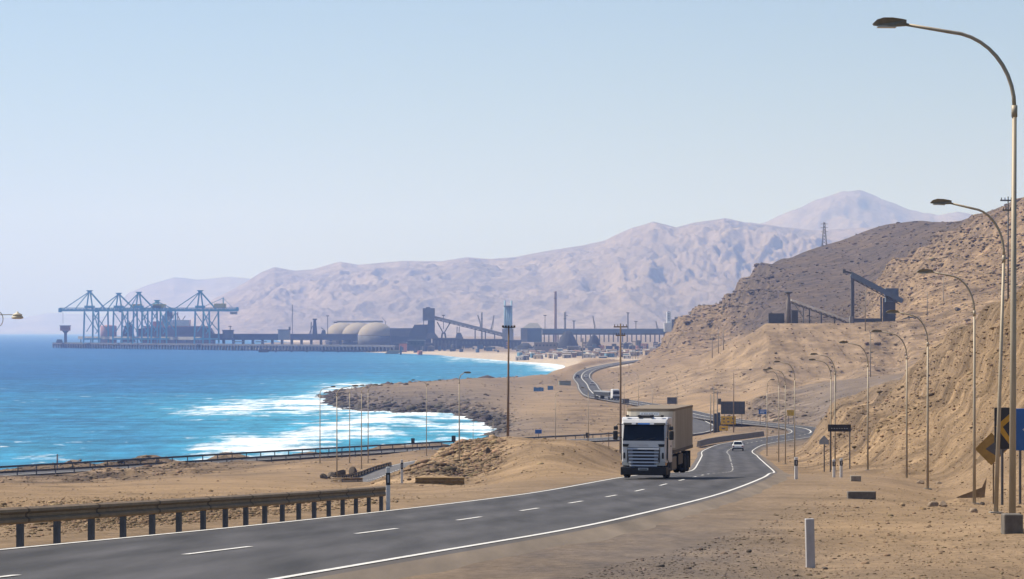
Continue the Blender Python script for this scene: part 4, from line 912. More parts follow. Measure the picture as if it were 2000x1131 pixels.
sign('road_sign', 'dark sign before the surf, right one of two', 'sign', 882, 890, 851, 862, 500, m_black, (886,), 877, thick=.06)
sign('road_sign', 'small dark sign on the coast road near the truck mirror', 'sign', 1144, 1151, 845, 855, 540, m_black, (1147,), 866, thick=.06)
b_ = G(1189, 300); t = thing('cross_post', 'thin cross-shaped post on the sand left of the truck', 'post', b_); MB().bar((0,0,-.3),(0,0,1.6),.07).build('post', m_wood, t); MB().bar((-.3,0,1.25),(.3,0,1.25),.06).build('crossbar', m_wood, t)
# blue containers on the shore flat
for px, w, Y, lab in ((1052,20,1060,'long blue hoarding on the shore flat'),(1075,11,1075,'shorter tilted blue hoarding beside the long one')):
    s = Y/F; b_ = G(px, Y); t = thing('hoarding', lab, 'hoarding', b_, R(-12))
    for k in range(4): MB().box((-w/2+k*w/4)*s+.03, (-w/2+(k+1)*w/4)*s-.03, -.12, .12, -.3, 1.55-.12*(k % 2)).build('panel', mat('blue_sheet', (.05,.17,.36), .6, var=.2), t)
# small roadside building
b_ = G(1103, 1180); t = thing('roadside_shed', 'low flat shed with a greenish wall beside the distant road bend', 'shed', b_, R(4))
MB().box(-2.4,2.4,-1.5,1.5,-.5,1.7).build('wall', mat('green_grey_wall', (.28,.30,.25), .9), t); MB().box(-2.6,2.6,-1.7,1.7,1.703,1.9).build('roof', m_conc, t)

# ================================================================ TRUCK
def wheel(parent, x, y, r=.52, w=.30):
    t_ = MB(); o = part('wheel', MB().lathe([(r*.55,-w/2),(r*.92,-w/2),(r,-w/2+.05),(r,w/2-.05),(r*.92,w/2),(r*.55,w/2)], 24).mesh('wheel', False), parent, mat('tyre', (.018,.018,.018), .9), (x, y, r), (0, R(90), 0))
    part('rim', MB().lathe([(.05,-w*.3),(r*.5,-w*.45),(r*.56,-w*.52),(r*.56,w*.52),(r*.5,w*.3),(.05,w*.3)], 16).mesh('rim'), o, mat('rim_steel', (.25,.24,.23), .5, .5))
TY = 146.0; TX = (1257-1000)/F*TY
t = thing('truck', 'white cab-over truck with dusty beige cargo box driving up the highway', 'truck', (TX, TY, float(MAIN['z'](TY)) + .015), R(-11))
m_cab = mat('white_cab_paint', (.58,.57,.57), .36, var=.12, scale=1.6, spec=.5); m_glass = mat('windscreen_glass', (.004,.007,.014), .1, var=.0, spec=.25)
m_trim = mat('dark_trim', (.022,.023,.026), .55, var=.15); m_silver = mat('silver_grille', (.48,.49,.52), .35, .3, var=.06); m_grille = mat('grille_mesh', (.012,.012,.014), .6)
m_box = mat('dusty_cargo_box', (.37,.31,.23), .7, var=.14, scale=2.2, streak=.12); m_boxw = mat('cream_box_front', (.60,.54,.44), .6, var=.08, scale=1.5)
# cab shell from its side outline, narrowed to the front corners
cab = MB(); sec = [(.02,.78),(-.03,1.3),(0,1.93),(.27,2.86),(.42,3.08),(.75,3.17),(2.0,3.12),(2.0,.78)]
def wid(y): return 1.22 if y > .35 else 1.12
n_ = len(sec)
cab.add([(-wid(y), y, z) for y, z in sec] + [(wid(y), y, z) for y, z in sec], [tuple(range(n_)), tuple(reversed(range(n_, 2*n_)))] + [(i, n_+i, n_+(i+1) % n_, (i+1) % n_) for i in range(n_)])
cabo = cab.bevel('cab', m_cab, t, .07, 3)
# windscreen on the sloping front between (0,1.93) and (.27,2.86)
def onslope(x, u, out): y = .27*u; z = 1.93 + .93*u; return (x, y - out*.96, z + out*.28)
ws = MB(); ws.hexa([onslope(-1.07,.04,-.02), onslope(1.07,.04,-.02), onslope(1.05,.97,-.02), onslope(-1.05,.97,-.02)], [onslope(-1.07,.04,.015), onslope(1.07,.04,.015), onslope(1.03,.97,.015), onslope(-1.03,.97,.015)])
wso = ws.build('windscreen', m_glass, t)
for x in (-.55, .1): MB().bar(onslope(x,.06,.03), onslope(x+.5,.2,.03), .025).build('wiper', m_black, wso)
vis = MB(); vis.hexa([onslope(-1.08,.90,.02), onslope(1.08,.90,.02), onslope(1.08,1.02,.02), onslope(-1.08,1.02,.02)], [onslope(-1.06,.88,.16), onslope(1.06,.88,.16), onslope(1.06,.97,.14), onslope(-1.06,.97,.14)])
viso = vis.build('sun_visor', m_trim, t)
for x, w_, m in ((-.52,.22,m_silver),(.42,.22,m_silver),(0,.62,m_blue)): MB().hexa([onslope(x-w_/2,.89,.162), onslope(x+w_/2,.89,.162), onslope(x+w_/2,.965,.145), onslope(x-w_/2,.965,.145)], [onslope(x-w_/2,.89,.170), onslope(x+w_/2,.89,.170), onslope(x+w_/2,.965,.153), onslope(x-w_/2,.965,.153)]).build('visor_badge', m, viso)
for sx in (-1, 1):
    MB().prism([(.42,2.05),(1.35,2.02),(1.35,2.78),(.60,2.78)], sx*1.222, sx*1.232, 'x').build('side_window', m_glass, t)
    d = MB().prism([(.36,.95),(1.48,.95),(1.48,2.86),(.52,2.86),(.36,1.95)], sx*1.2205, sx*1.2265, 'x').build('door', m_cab, t); MB().box(sx*1.23-.02, sx*1.23+.02, 1.22, 1.4, 1.62, 1.68).build('handle', m_trim, d)
    # mirrors on arms
    ar = MB().tube([(sx*1.10,.12,2.78),(sx*1.32,-.02,2.82),(sx*1.42,-.06,2.70)], .022, 6).tube([(sx*1.14,.05,2.12),(sx*1.36,-.04,2.18)], .022, 6).build('mirror_arm', m_trim, t)
    MB().box(sx*1.43-.11, sx*1.43+.11, -.14, .02, 2.52, 2.72).bevel('mirror', m_trim, ar, .04, 2); MB().box(sx*1.45-.12, sx*1.45+.12, -.16, .03, 2.02, 2.48).bevel('mirror', m_trim, ar, .05, 2)
    # head lamps, indicators, corner scoops, steps
    hl = MB().hexa([(sx*.66,-.09,.70),(sx*1.13,-.03,.70),(sx*1.16,.10,.70),(sx*.66,.10,.70)], [(sx*.66,-.08,.90),(sx*1.12,-.02,.90),(sx*1.15,.1,.90),(sx*.66,.1,.90)]).build('headlight', mat('headlight_glass', (.35,.34,.32), .12, var=.1, scale=9), t)
    MB().box(min(sx*1.1,sx*1.19), max(sx*1.1,sx*1.19), -.02, .1, .72, .84).build('indicator', mat('amber_lens', (.65,.22,.01), .3), t)
    MB().hexa([(sx*.80,-.05,1.66),(sx*1.06,-.03,1.66),(sx*1.08,.05,1.66),(sx*.80,.05,1.66)], [(sx*.76,-.045,1.80),(sx*1.09,-.02,1.80),(sx*1.09,.05,1.80),(sx*.76,.05,1.80)]).build('air_scoop', m_grille, t)
    MB().box(sx*1.0-.05, sx*1.0+.05, -.052, .03, 1.05, 1.36).bevel('corner_vent', m_grille, t, .02, 1)
    MB().box(min(sx*1.0,sx*1.22), max(sx*1.0,sx*1.22), .35, 1.4, .42, .52).build('step', m_trim, t)
gr = MB().box(-.84,.84,-.062,.02,.62,1.62).build('grille', m_grille, t)
for k in range(6):
    z = 1.56 - k*.172; wd = .82 - .022*k
    MB().hexa([(-wd,-.115,z-.035),(wd,-.115,z-.035),(wd,-.06,z-.05),(-wd,-.06,z-.05)], [(-wd,-.095,z+.03),(wd,-.095,z+.03),(wd,-.06,z+.035),(-wd,-.06,z+.035)]).build('grille_bar', m_silver, gr)
    if k < 5:
        for sx in (-1, 1): MB().box(min(sx*.56,sx*.80), max(sx*.56,sx*.80), -.072, -.060, z-.13, z-.05).build('grille_insert', mat('grey_insert', (.17,.17,.19), .5), gr)
words('SCANIA', .13, m_silver, t, (0,-.034,1.74), 'badge')
MB().hexa([(-1.2,-.02,.20),(1.2,-.02,.20),(1.22,.5,.20),(-1.22,.5,.20)], [(-1.18,-.13,.62),(1.18,-.13,.62),(1.22,.5,.62),(-1.22,.5,.62)]).bevel('bumper', m_trim, t, .04, 2)
pl = MB().box(-.26,.26,-.145,-.10,.46,.58).build('number_plate', mat('plate', (.42,.44,.46), .5), t)
MB().box(-.2,.2,-.150,-.1455,.495,.545).build('plate_characters', m_trim, pl)
MB().box(-.38,.38,.55,1.2,3.14,3.28).bevel('roof_unit', mat('roof_unit_grey', (.10,.10,.105), .6), t, .05, 2)
rb = MB().bar((-.95,.5,3.20),(.95,.5,3.20),.04).build('roof_bar', m_trim, t)
for x in (-.9,-.3,.35,.9): MB().box(x-.07, x+.07, .44, .56, 3.17, 3.27).build('marker_light', m_trim, rb)
# chassis, wheels, tank
MB().box(-.42,.42,.3,9.7,.45,.9).build('chassis', m_trim, t); MB().box(-.95,.95,.3,2.2,.3,.75).build('underbody_shade', m_trim, t)  # second box is added dark filler, standing in for the shade beneath the cab
for x in (-1.02, 1.02): wheel(t, x, 1.15)
for y in (7.0, 8.3):
    for x in (-1.08,-.76,.76,1.08): wheel(t, x, y)
for sx in (-1, 1):
    MB().box(min(sx*.55,sx*1.15), max(sx*.55,sx*1.15), 2.3, 4.2, .30, 1.05).bevel('fuel_tank', mat('tank_metal', (.16,.15,.14), .5, .4), t, .08, 2)
    MB().box(min(sx*.7,sx*1.22), max(sx*.7,sx*1.22), 9.2, 9.24, .18, 1.1).build('mud_flap', m_black, t); MB().box(sx*1.2-.02, sx*1.2+.02, 4.3, 6.1, .55, 1.1).build('side_guard', m_trim, t)
# cargo box with rounded nose
arc = [(-1.25,2.75),(-1.235,2.52),(-1.17,2.36),(-1.0,2.24),(-.7,2.15),(-.35,2.10),(0,2.09),(.35,2.10),(.7,2.15),(1.0,2.24),(1.17,2.36),(1.235,2.52),(1.25,2.75)]
bx = MB().prism(arc + [(1.25,9.9),(-1.25,9.9)], 1.28, 3.47, 'z').build('cargo_box', m_box, t)
nose = MB().prism([(x*1.004, y-.012) for x, y in arc] + [(1.25,2.9),(-1.25,2.9)], 1.5, 3.40, 'z').build('box_nose', m_boxw, bx)
MB().prism([(x*1.012, y-.02) for x, y in arc] + [(1.266,9.93),(-1.266,9.93)], 3.44, 3.56, 'z').build('top_rail', mat('box_rail', (.20,.15,.10), .7), bx)
MB().prism([(x*1.012, y-.02) for x, y in arc] + [(1.266,9.93),(-1.266,9.93)], 1.22, 1.40, 'z').build('bottom_rail', mat('box_rail_dark', (.12,.10,.075), .8), bx)
for sx in (-1, 1):
    for k in range(18): y = 3.1 + k*.39; MB().box(min(sx*1.25,sx*1.262), max(sx*1.25,sx*1.262), y-.05, y+.05, 1.40, 3.44).build('side_rib', m_box, bx)
wp = MB().box(-.5,.52,2.06,2.075,3.20,3.36).build('name_panel', mat('panel_white', (.66,.68,.70), .5), nose)
for k in range(7): MB().box(-.42+k*.13, -.34+k*.13+.02*(k % 2), 2.052, 2.0595, 3.24, 3.32).build('lettering', mat('grey_lettering', (.36,.37,.39), .5), wp)

# ================================================================ CARS
def car(px, Y, off, label, body_c, rz, rear=True, sc=1.0):
    x = float(MAIN['x'](Y)) + off; t = thing('car', label, 'car', (x, Y, float(MAIN['z'](Y)) + .02), rz, 'cars on the highway'); t.scale = (sc,)*3
    m = mat('car_paint', body_c, .3, var=.04, spec=.6)
    lo = MB(); sec = [(0,.32),(-.02,.62),(.05,.92),(1.0,.98),(2.9,.94),(4.1,.78),(4.25,.5),(4.2,.28)]; k = len(sec)
    lo.add([(-.86,y,z) for y, z in sec]+[(.86,y,z) for y, z in sec], [tuple(range(k)), tuple(reversed(range(k,2*k)))]+[(i,k+i,k+(i+1)%k,(i+1)%k) for i in range(k)]); lo.bevel('body', m, t, .07, 2)
    MB().hexa([(-.78,.35,.93),(.78,.35,.93),(.78,3.3,.93),(-.78,3.3,.93)], [(-.60,.95,1.46),(.60,.95,1.46),(.60,2.45,1.46),(-.60,2.45,1.46)]).bevel('cabin', m, t, .05, 2)
    for a, b_ in (((.36,.94,1.43,.93),'rear_window'), ((3.29,2.46,1.43,.93),'windscreen')):
        d = -.012 if b_ == 'rear_window' else .012
        MB().hexa([(-.68,a[0]+d*1.2+.02*(1 if d<0 else -1),.98),(.68,a[0]+d*1.2+.02*(1 if d<0 else -1),.98),(.68,a[0]+.09*(1 if d<0 else -1),.98),(-.68,a[0]+.09*(1 if d<0 else -1),.98)], [(-.55,a[1]-.05*(1 if d<0 else -1)+d,1.40),(.55,a[1]-.05*(1 if d<0 else -1)+d,1.40),(.55,a[1]+.03*(1 if d<0 else -1),1.40),(-.55,a[1]+.03*(1 if d<0 else -1),1.40)]).build(b_, m_glass, t)
    for sx in (-1, 1):
        MB().box(sx*.70-.13, sx*.70+.13, -.035, .05, .66, .84).build('tail_light', mat('tail_red', (.30,.03,.02), .3), t); MB().box(sx*.93-.09, sx*.93+.09, 2.9, 3.05, .92, 1.05).build('mirror', m_black, t)
        MB().prism([(.75,.98),(2.85,.98),(2.4,1.40),(1.05,1.40)], sx*.70, sx*.735, 'x').build('side_window', m_glass, t)
        for y in (.75, 3.4): wheel(t, sx*.78, y, .31, .2)
    MB().box(-.26,.26,-.04,-.01,.60,.72).build('number_plate', m_white, t); MB().box(-.84,.84,-.06,.1,.30,.50).bevel('bumper', m_trim, t, .03, 1)
car(0, 438, 1.6, 'white sedan driving away along the highway behind the truck', (.72,.72,.70), R(-5))
car(0, 1330, -2.0, 'dark car on the distant highway bend, nearer its outer line', (.05,.06,.08), R(3), sc=1.15)
car(0, 1350, 1.9, 'small pale car beside the dark one on the distant bend', (.35,.33,.31), R(183))
car(0, 1150, 1.9, 'dusty grey car following the long trailer on the distant bend', (.22,.2,.19), R(178))
# far articulated truck
b_ = Vector((float(MAIN['x'](903)) - .9, 903, 3.03)); t = thing('trailer_truck', 'distant white truck pulling a long dark trailer round the far bend', 'truck', b_, R(17))
MB().hexa([(-1.2,0,.6),(1.2,0,.6),(1.2,2.4,.6),(-1.2,2.4,.6)], [(-1.15,.25,3.3),(1.15,.25,3.3),(1.15,2.3,3.4),(-1.15,2.3,3.4)]).bevel('cab', m_cab, t, .1, 2)
MB().hexa([(-1.05,.03,1.8),(1.05,.03,1.8),(1.05,.15,1.8),(-1.05,.15,1.8)], [(-1.0,.14,2.8),(1.0,.14,2.8),(1.0,.25,2.8),(-1.0,.25,2.8)]).build('windscreen', m_glass, t); MB().box(-1.2,1.2,-.05,.3,.35,1.2).build('bumper', m_trim, t)
tr = MB().box(-1.25,1.25,3.2,19,1.2,2.3).build('trailer', m_trim, t); MB().box(-1.28,1.28,3.2,19,2.303,2.6).build('tarpaulin', m_pale, tr)
for y in (1.2, 4.4, 15.5, 16.8, 18.1):
    for x in (-1.0, 1.0): wheel(t, x, y)
# ================================================================ PORT AND WORKS
m_crane = mat('teal_crane_steel', (.09,.33,.42), .6, var=.15, scale=.1); m_cryel = mat('yellow_crane_house', (.48,.36,.06), .6, var=.1, scale=.2)
m_dk = mat('dark_works_steel', (.045,.05,.06), .8, var=.25, scale=.1); m_dk2 = mat('dusty_works_steel', (.10,.095,.095), .85, var=.25, scale=.1)
m_dome = mat('dome_concrete', (.30,.25,.19), .9, var=.08, scale=.1); m_gal = mat('gallery_cladding', (.24,.23,.22), .8, var=.15, scale=.1)
m_bluec = mat('blue_cladding', (.05,.10,.16), .8, var=.2, scale=.1); m_brick = mat('chimney_brick', (.26,.17,.14), .9, var=.12, scale=.1); m_coal = mat('coal', (.02,.021,.024), .95, var=.3, scale=.1)
m_ltblue = mat('pale_blue_tower', (.22,.34,.42), .7, var=.1, scale=.2); m_wht = mat('white_wall', (.62,.60,.56), .8, var=.1, scale=.2); m_hull = mat('dark_hull', (.09,.05,.05), .7, var=.2, scale=.1); m_red = mat('red_oxide', (.40,.15,.10), .8, var=.2, scale=.1)
class L:
    """local metres from photo offsets at a distance"""
    def __init__(s, name, label, cat, px, py, Y, group=None, ground=False):
        s.Y = Y; s.s = Y/F; s.px = px; s.py = py; b_ = P(px, py, Y)
        s.t = thing(name, label, cat, b_, 0, group)
    def x(s, px): return (px-s.px)*s.s
    def z(s, py): return (s.py-py)*s.s
    def box(s, name, m, x0, x1, y0, y1, d0=-8, d1=8, parent=None):
        return MB().box(s.x(x0), s.x(x1), d0, d1, s.z(y1), s.z(y0)).build(name, m, parent or s.t)
    def bars(s, name, m, segs, w, parent=None):
        mb = MB()
        for a, b_ in segs: mb.bar((s.x(a[0]), a[2] if len(a) > 2 else 0, s.z(a[1])), (s.x(b_[0]), b_[2] if len(b_) > 2 else 0, s.z(b_[1])), w)
        return mb.build(name, m, parent or s.t)
    def frus(s, name, m, x0, x1, y0, y1, X0, X1, d=8, D=8, parent=None):   # bottom x0..x1 at y1 (row), top X0..X1 at y0
        return MB().hexa([(s.x(x0),-d,s.z(y1)),(s.x(x1),-d,s.z(y1)),(s.x(x1),d,s.z(y1)),(s.x(x0),d,s.z(y1))], [(s.x(X0),-D,s.z(y0)),(s.x(X1),-D,s.z(y0)),(s.x(X1),D,s.z(y0)),(s.x(X0),D,s.z(y0))]).build(name, m, parent or s.t)
# --- pier
A = Vector(((105-1000)/F*4080, 4080, 0)); B = Vector(((775-1000)/F*3260, 3260, 0)); dAB = (B-A).normalized(); nAB = Vector((-dAB.y, dAB.x, 0)); LAB = (B-A).length
def pierY(px): u = (px-1000)/F; k = (A.x - u*A.y)/(u*dAB.y - dAB.x); return A.y + k*dAB.y
t = thing('pier', 'long dark loading pier on piles under the port cranes', 'pier', A); pier = t
MB().hexa([Vector((0,0,6))-nAB*2, dAB*LAB+Vector((0,0,6))-nAB*2, dAB*LAB+Vector((0,0,6))+nAB*26, Vector((0,0,6))+nAB*26], [Vector((0,0,8.2))-nAB*2, dAB*LAB+Vector((0,0,8.2))-nAB*2, dAB*LAB+Vector((0,0,8.2))+nAB*26, Vector((0,0,8.2))+nAB*26]).build('deck', m_dk2, t)
MB().hexa([Vector((0,0,3.6))-nAB*.5, dAB*LAB+Vector((0,0,3.6))-nAB*.5, dAB*LAB+Vector((0,0,3.6))+nAB*24, Vector((0,0,3.6))+nAB*24], [Vector((0,0,6.05))-nAB*.5, dAB*LAB+Vector((0,0,6.05))-nAB*.5, dAB*LAB+Vector((0,0,6.05))+nAB*24, Vector((0,0,6.05))+nAB*24]).build('pile_cap', m_dk, t)
pile_me = MB().tube([(0,0,-4),(0,0,3.8)], 1.0, 8).mesh('pile', True); pile_me.materials.append(m_dk); fend = MB().box(-1.4,1.4,-1,1,1.2,6.3).mesh('fender'); fend.materials.append(m_dk)
k = 0.0; i = 0
while k < LAB:
    for off in (0, 12): part('pile', pile_me, t, loc=dAB*k + nAB*off)
    part('fender', fend, t, loc=dAB*(k+3) - nAB*1.8, rot=(0,0,math.atan2(dAB.y,dAB.x))); k += 8.5
MB().hexa([dAB*40+Vector((0,0,13))+nAB*20, dAB*430+Vector((0,0,13))+nAB*20, dAB*430+Vector((0,0,13))+nAB*24, dAB*40+Vector((0,0,13))+nAB*24], [dAB*40+Vector((0,0,17))+nAB*20, dAB*430+Vector((0,0,17))+nAB*20, dAB*430+Vector((0,0,17))+nAB*24, dAB*40+Vector((0,0,17))+nAB*24]).build('conveyor_gallery', m_gal, t)
for q in range(12): part('gallery_leg', pile_me, t, loc=dAB*(45+q*34) + nAB*22 + Vector((0,0,9.2)), scale=(.7,.7,1.0))
# beacon hut
l = L('beacon_hut', 'boxy hut on a single post at the seaward end of the pier', 'hut', 128, 668, 4045)
l.box('post', m_dk2, 125.5, 130.5, 646, 669, -2, 2); l.frus('neck', m_dk2, 125, 131, 646, 650, 122, 134, 2, 5); l.box('cabin', m_red, 118.5, 136.5, 637, 646, -6, 6); l.box('roof', m_gal, 117.5, 137.5, 635.5, 637, -7, 7); l.frus('machine', m_dk2, 110, 122, 663, 669.5, 112, 120, 5, 4)
# --- cranes
def crane(a, top, label, beam=(-58, 74), house=None, small=False, full=True):
    Y = pierY(a) + 8; l = L('port_crane', label, 'crane', a, 669, Y, 'port cranes on the pier')
    for dx, tx, d in ((-10,-8,-9),(4,5,9),(20,19,-9),(35,34,9)): l.bars('leg', m_crane, [((a+dx, 671, d), (a+tx, 605, d))], 2.1)
    l.bars('sill_beam', m_crane, [((a-10,662,-9),(a+20,662,-9))], 2.2); l.bars('sill_beam', m_crane, [((a+4,662,9),(a+35,662,9))], 2.2)
    for s0, s1 in (((a+5,607,9),(a+20,645,-9)),((a-8,610,-9),(a+19,650,-9)),((a+19,610,-9),(a-4,648,-9)),((a+34,610,9),(a+10,652,9)),((a+5,612,9),(a+34,646,9))): l.bars('brace', m_crane, [(s0, s1)], 1.15)
    l.bars('boom', m_crane, [((a+beam[0],606,-3),(a+beam[1],606,-3))], 3.0); l.bars('boom', m_crane, [((a+beam[0],606,4),(a+beam[1],606,4))], 3.0)
    lat = [((a+x,604,-3),(a+x+4,601.5,-3)) for x in range(beam[0], beam[1]-3, 8)] + [((a+x+4,601.5,-3),(a+x+8,604,-3)) for x in range(beam[0], beam[1]-7, 8)] + [((a+beam[0],601.5,-3),(a+beam[1],601.5,-3))]
    l.bars('boom_lattice', m_crane, lat, .8)
    l.box('boom_tip', m_crane, a+beam[0]-2, a+beam[0]+3, 602, 610, -5, 5)
    for x0, x1, d in ((-5,-1.5,-5),(5,1.5,5)): l.bars('mast_leg', m_crane, [((a+x0,604,d),(a+x1,top+4,0))], 1.8)
    l.frus('mast_head', m_crane, a-2.5, a+2.5, top, top+5, a-5, a+5, 3, 4); l.bars('mast_platform', m_crane, [((a-6.5,top+.5),(a+6.5,top+.5))], .9)
    l.box('machine_deck', m_crane, a-9, a+9, 597, 601, -6, 6)
    for d in (-3, 3):
        l.bars('backstay', m_crane, [((a+2,top+4,d),(a+30,603,d))], 1.5 if not small else 1.0)
        l.bars('forestay', m_crane, [((a-2,top+4,d),(a+beam[0]*.86,603,d))], .7); l.bars('forestay', m_crane, [((a-2,top+5,d),(a+beam[0]*.48,603,d))], .6)
    if house: l.box('machinery_house', m_cryel, a+house[0], a+house[1], house[2], 601, -6, 6)
    l.bars('hoist_rope', m_dk, [((a+beam[0]+6,610,0),(a+beam[0]+6,632,0))], .35)
    return l
crane(175, 567, 'port crane farthest out to sea, next to the beacon hut')
crane(232, 572, 'second port crane from the beacon hut', beam=(-44, 62), house=(28, 45, 594))
crane(271, 570, 'third port crane, between two cranes and close before the ship', beam=(-36, 60))
crane(307, 586, 'lowest port crane with a short mast and yellow house', beam=(-30, 40), house=(-8, 16, 594), small=True)
c5 = crane(391, 567, 'port crane nearest the shore with a yellow house on its long boom', house=(28, 50, 593))
c5.bars('rear_mast', m_crane, [((436,604),(436,581))], 1.2); c5.bars('rear_stay', m_crane, [((436,582),(396,600))], .6); c5.bars('rear_stay', m_crane, [((436,582),(454,601))], .5); c5.box('trolley', m_gal, 450, 463, 609, 614, -5, 5); c5.box('end_cabin', m_crane, 461, 466, 600, 606, -4, 4)
# --- ship
l = L('cargo_ship', 'red and grey bulk carrier moored behind the port cranes', 'ship', 345, 672, 4250)
hull = [(272,642),(300,640),(390,638),(412,641),(418,652),(416,674),(280,674),(270,655)]
MB().prism([(l.x(a), l.z(b_)) for a, b_ in hull], -14, 14, 'y').build('hull', m_hull, l.t)
l.box('hull_band', m_red, 282, 410, 637, 641, -13.6, 13.6)
ss = l.box('superstructure', mat('ship_white', (.62,.52,.46), .8, var=.15, scale=.1), 330, 371, 625, 637.5, -12, 12); l.box('bridge', m_gal, 318, 333, 618, 637.5, -10, 10); l.box('deck_house', m_red, 300, 318, 628, 637.5, -9, 9)
l.frus('funnel', m_dk, 322, 338, 606, 622, 325, 336, 5, 4); l.box('mast', m_dk, 346.5, 348, 609, 626, -1, 1); l.bars('derrick', m_dk, [((352,626),(345,612))], 1.0); l.bars('derrick', m_dk, [((356,626),(362,617))], 1.0)
for a in (204, 218): pass
l = L('storage_tank', 'reddish round tank seen between the outer crane legs', 'tank', 212, 668, 4300); MB().lathe([(l.x(228)-0,-2),(l.x(228),l.z(638)),(l.x(227),l.z(636)),(.5,l.z(634.5))], 20).build('shell', mat('tank_red', (.34,.18,.16), .8), l.t, True)
l = L('coal_hopper', 'dark pile-shaped hopper behind the middle crane legs', 'hopper', 250, 668, 4100); l.frus('body', m_dk, 236, 264, 636, 669, 244, 258, 8, 5); l.box('chute', m_dk2, 246, 256, 630, 637, -4, 4)
# --- shore works, west to east
def works(name, label, cat, px, py, Y, items, group=None):
    l = L(name, label, cat, px, py, Y, group)
    for it in items:
        if it[0] == 'b': l.box(it[1], it[2], *it[3:7], *(it[7:] if len(it) > 7 else ()))
        elif it[0] == 'f': l.frus(it[1], it[2], *it[3:9], *(it[9:] if len(it) > 9 else ()))
        elif it[0] == 'l': l.bars(it[1], it[2], it[3], it[4])
    return l
works('loading_gallery', 'long dark enclosed gallery linking the pier to the shore works', 'building', 590, 688, 3720, [('b','wall',m_dk,412,770,654,664,-8,8),('b','roof',m_dk2,411,771,652,654,-9,9),('b','lower_deck',m_dk2,412,770,674,677,-10,10)] + [('b','support',m_dk,x,x+4,664,690,-6,6) for x in range(416,770,19)] + [('b','window_strip',m_gal,x,x+22,666.5,668.5,-8.2,-8.05) for x in (455,500,635,690)])
works('control_house', 'dark control house with a signal mast where the pier meets the shore', 'building', 455, 660, 3690, [('b','wall',m_dk2,436,455,646,660,-9,9),('b','roof',m_dk,435,456,644.5,646,-9.5,9.5),('b','mast',m_dk,449,450.2,636,645,-1,1),('b','crossarm',m_dk,446,453,637,638,-1,1)])
works('transfer_house', 'pale grey transfer house on the loading gallery', 'building', 556, 662, 3680, [('b','wall',m_gal,544,566,645,664,-9,9),('b','roof',m_dk2,543,567,643.5,645,-9.5,9.5),('b','vent',m_dk2,564,567,638,644,-2,2)])
works('radio_mast', 'thin tall radio mast left of the storage domes', 'mast', 571, 655, 3800, [('l','mast',m_dk,[((571,656),(571,595))],.8),('l','guy_wire',m_dk,[((571,605),(566,656))],.2)])
works('distillation_tower', 'dark lattice tower left of the storage domes', 'tower', 615, 655, 3700, [('f','column',m_dk,610,620,624,657,612.5,617,4,3),('b','head',m_dk,611,619,622.5,625,-3,3),('l','pipe',m_dk,[((607,656),(608,629))],1.2),('l','brace',m_dk,[((602,656),(611,636))],.8)])
works('hopper_tower', 'small dark tower beside the first storage dome', 'tower', 632, 656, 3690, [('f','body',m_dk,627,637,645,657,629,635,4,3),('l','arm',m_dk,[((634,645),(627,640))],.8)])
def dome(x0, x1, top, base, Y, label):
    l = L('storage_dome', label, 'dome', (x0+x1)/2, base, Y, 'storage domes'); r = (x1-x0)/2*l.s; h = l.z(top)
    MB().lathe([(r*math.cos(a), h*math.sin(a)) for a in np.linspace(0, math.pi/2*.985, 14)], 40, (0,0,0)).build('shell', m_dome, l.t, True); MB().lathe([(r*1.01,-14),(r*1.01,.6),(r*.98,.7)], 40).build('ring_wall', m_dk2, l.t, True)
dome(636, 702, 629.5, 656, 3800, 'storage dome farthest from the conveyor tower'); dome(667, 733, 629.5, 656.5, 3740, 'storage dome in the middle of the three'); dome(699, 769, 629.5, 657, 3680, 'storage dome nearest the conveyor tower')
works('dome_conveyor', 'roof conveyor gallery running over the three storage domes', 'conveyor', 702, 632, 3740, [('b','gallery',m_gal,658,748,626.5,630,-3,3),('b','end_box',m_dk2,652,659,628.5,631,-3,3),('l','mast',m_dk,[((753,655),(753,627))],.7),('l','arm',m_dk,[((753,628),(746,620))],.5)])
works('crusher_house', 'dark angular crusher house at the foot of the conveyor tower', 'building', 810, 657, 3620, [('f','body',m_dk,796,838,634,660,810,835,12,10),('b','shed',m_dk2,762,806,641,660,-9,9),('b','base',m_dk,764,842,656,676,-12,12),('b','annex',m_dk2,780,800,648,658,-12,-9)])
l = works('conveyor_tower', 'tall boxy transfer tower with a sloping conveyor gallery', 'tower', 838, 657, 3600, [('b','head_house',m_dk2,826,849,602,626,-9,9),('b','penthouse',m_dk,832,840,600,602.2,-5,5),('f','shaft',m_dk,835,849,626,660,836,849,7,7),('f','flare',m_dk2,832,858,650,662,836,849,9,7),('l','ladder',m_dk,[((827.5,626),(827.5,656))],.8),
   ('l','gallery_truss',m_dk,[((849,624),(986,658))] + [((849+k*8.5,619+k*2.1),(853+k*8.5,625+k*2.1)) for k in range(16)] + [((857.5+k*8.5,621+k*2.1),(853+k*8.5,625+k*2.1)) for k in range(16)],.9)])
MB().hexa([(l.x(847),-3,l.z(622)),(l.x(988),-3,l.z(657)),(l.x(988),3,l.z(657)),(l.x(847),3,l.z(622))], [(l.x(847),-3.4,l.z(616.5)),(l.x(988),-3.4,l.z(651.5)),(l.x(988),3.4,l.z(651.5)),(l.x(847),3.4,l.z(616.5))]).build('gallery', m_gal, l.t)
for x, b0, b1 in ((854,633,658),(880,633,658)): l.bars('trestle_leg', m_dk, [((x,b0-4),(866.5,b1-6))], 1.4)
l.bars('trestle_leg', m_dk, [((864,650),(862,665))], 2.0); l.bars('trestle_leg', m_dk, [((869,650),(871,665))], 2.0)
for x in (893, 897): l.bars('trestle_leg', m_dk, [((x,638),(x-1,660))], 1.0)
l.frus('stub_tower', m_dk2, 888, 908, 650, 668, 892, 900, 5, 4)
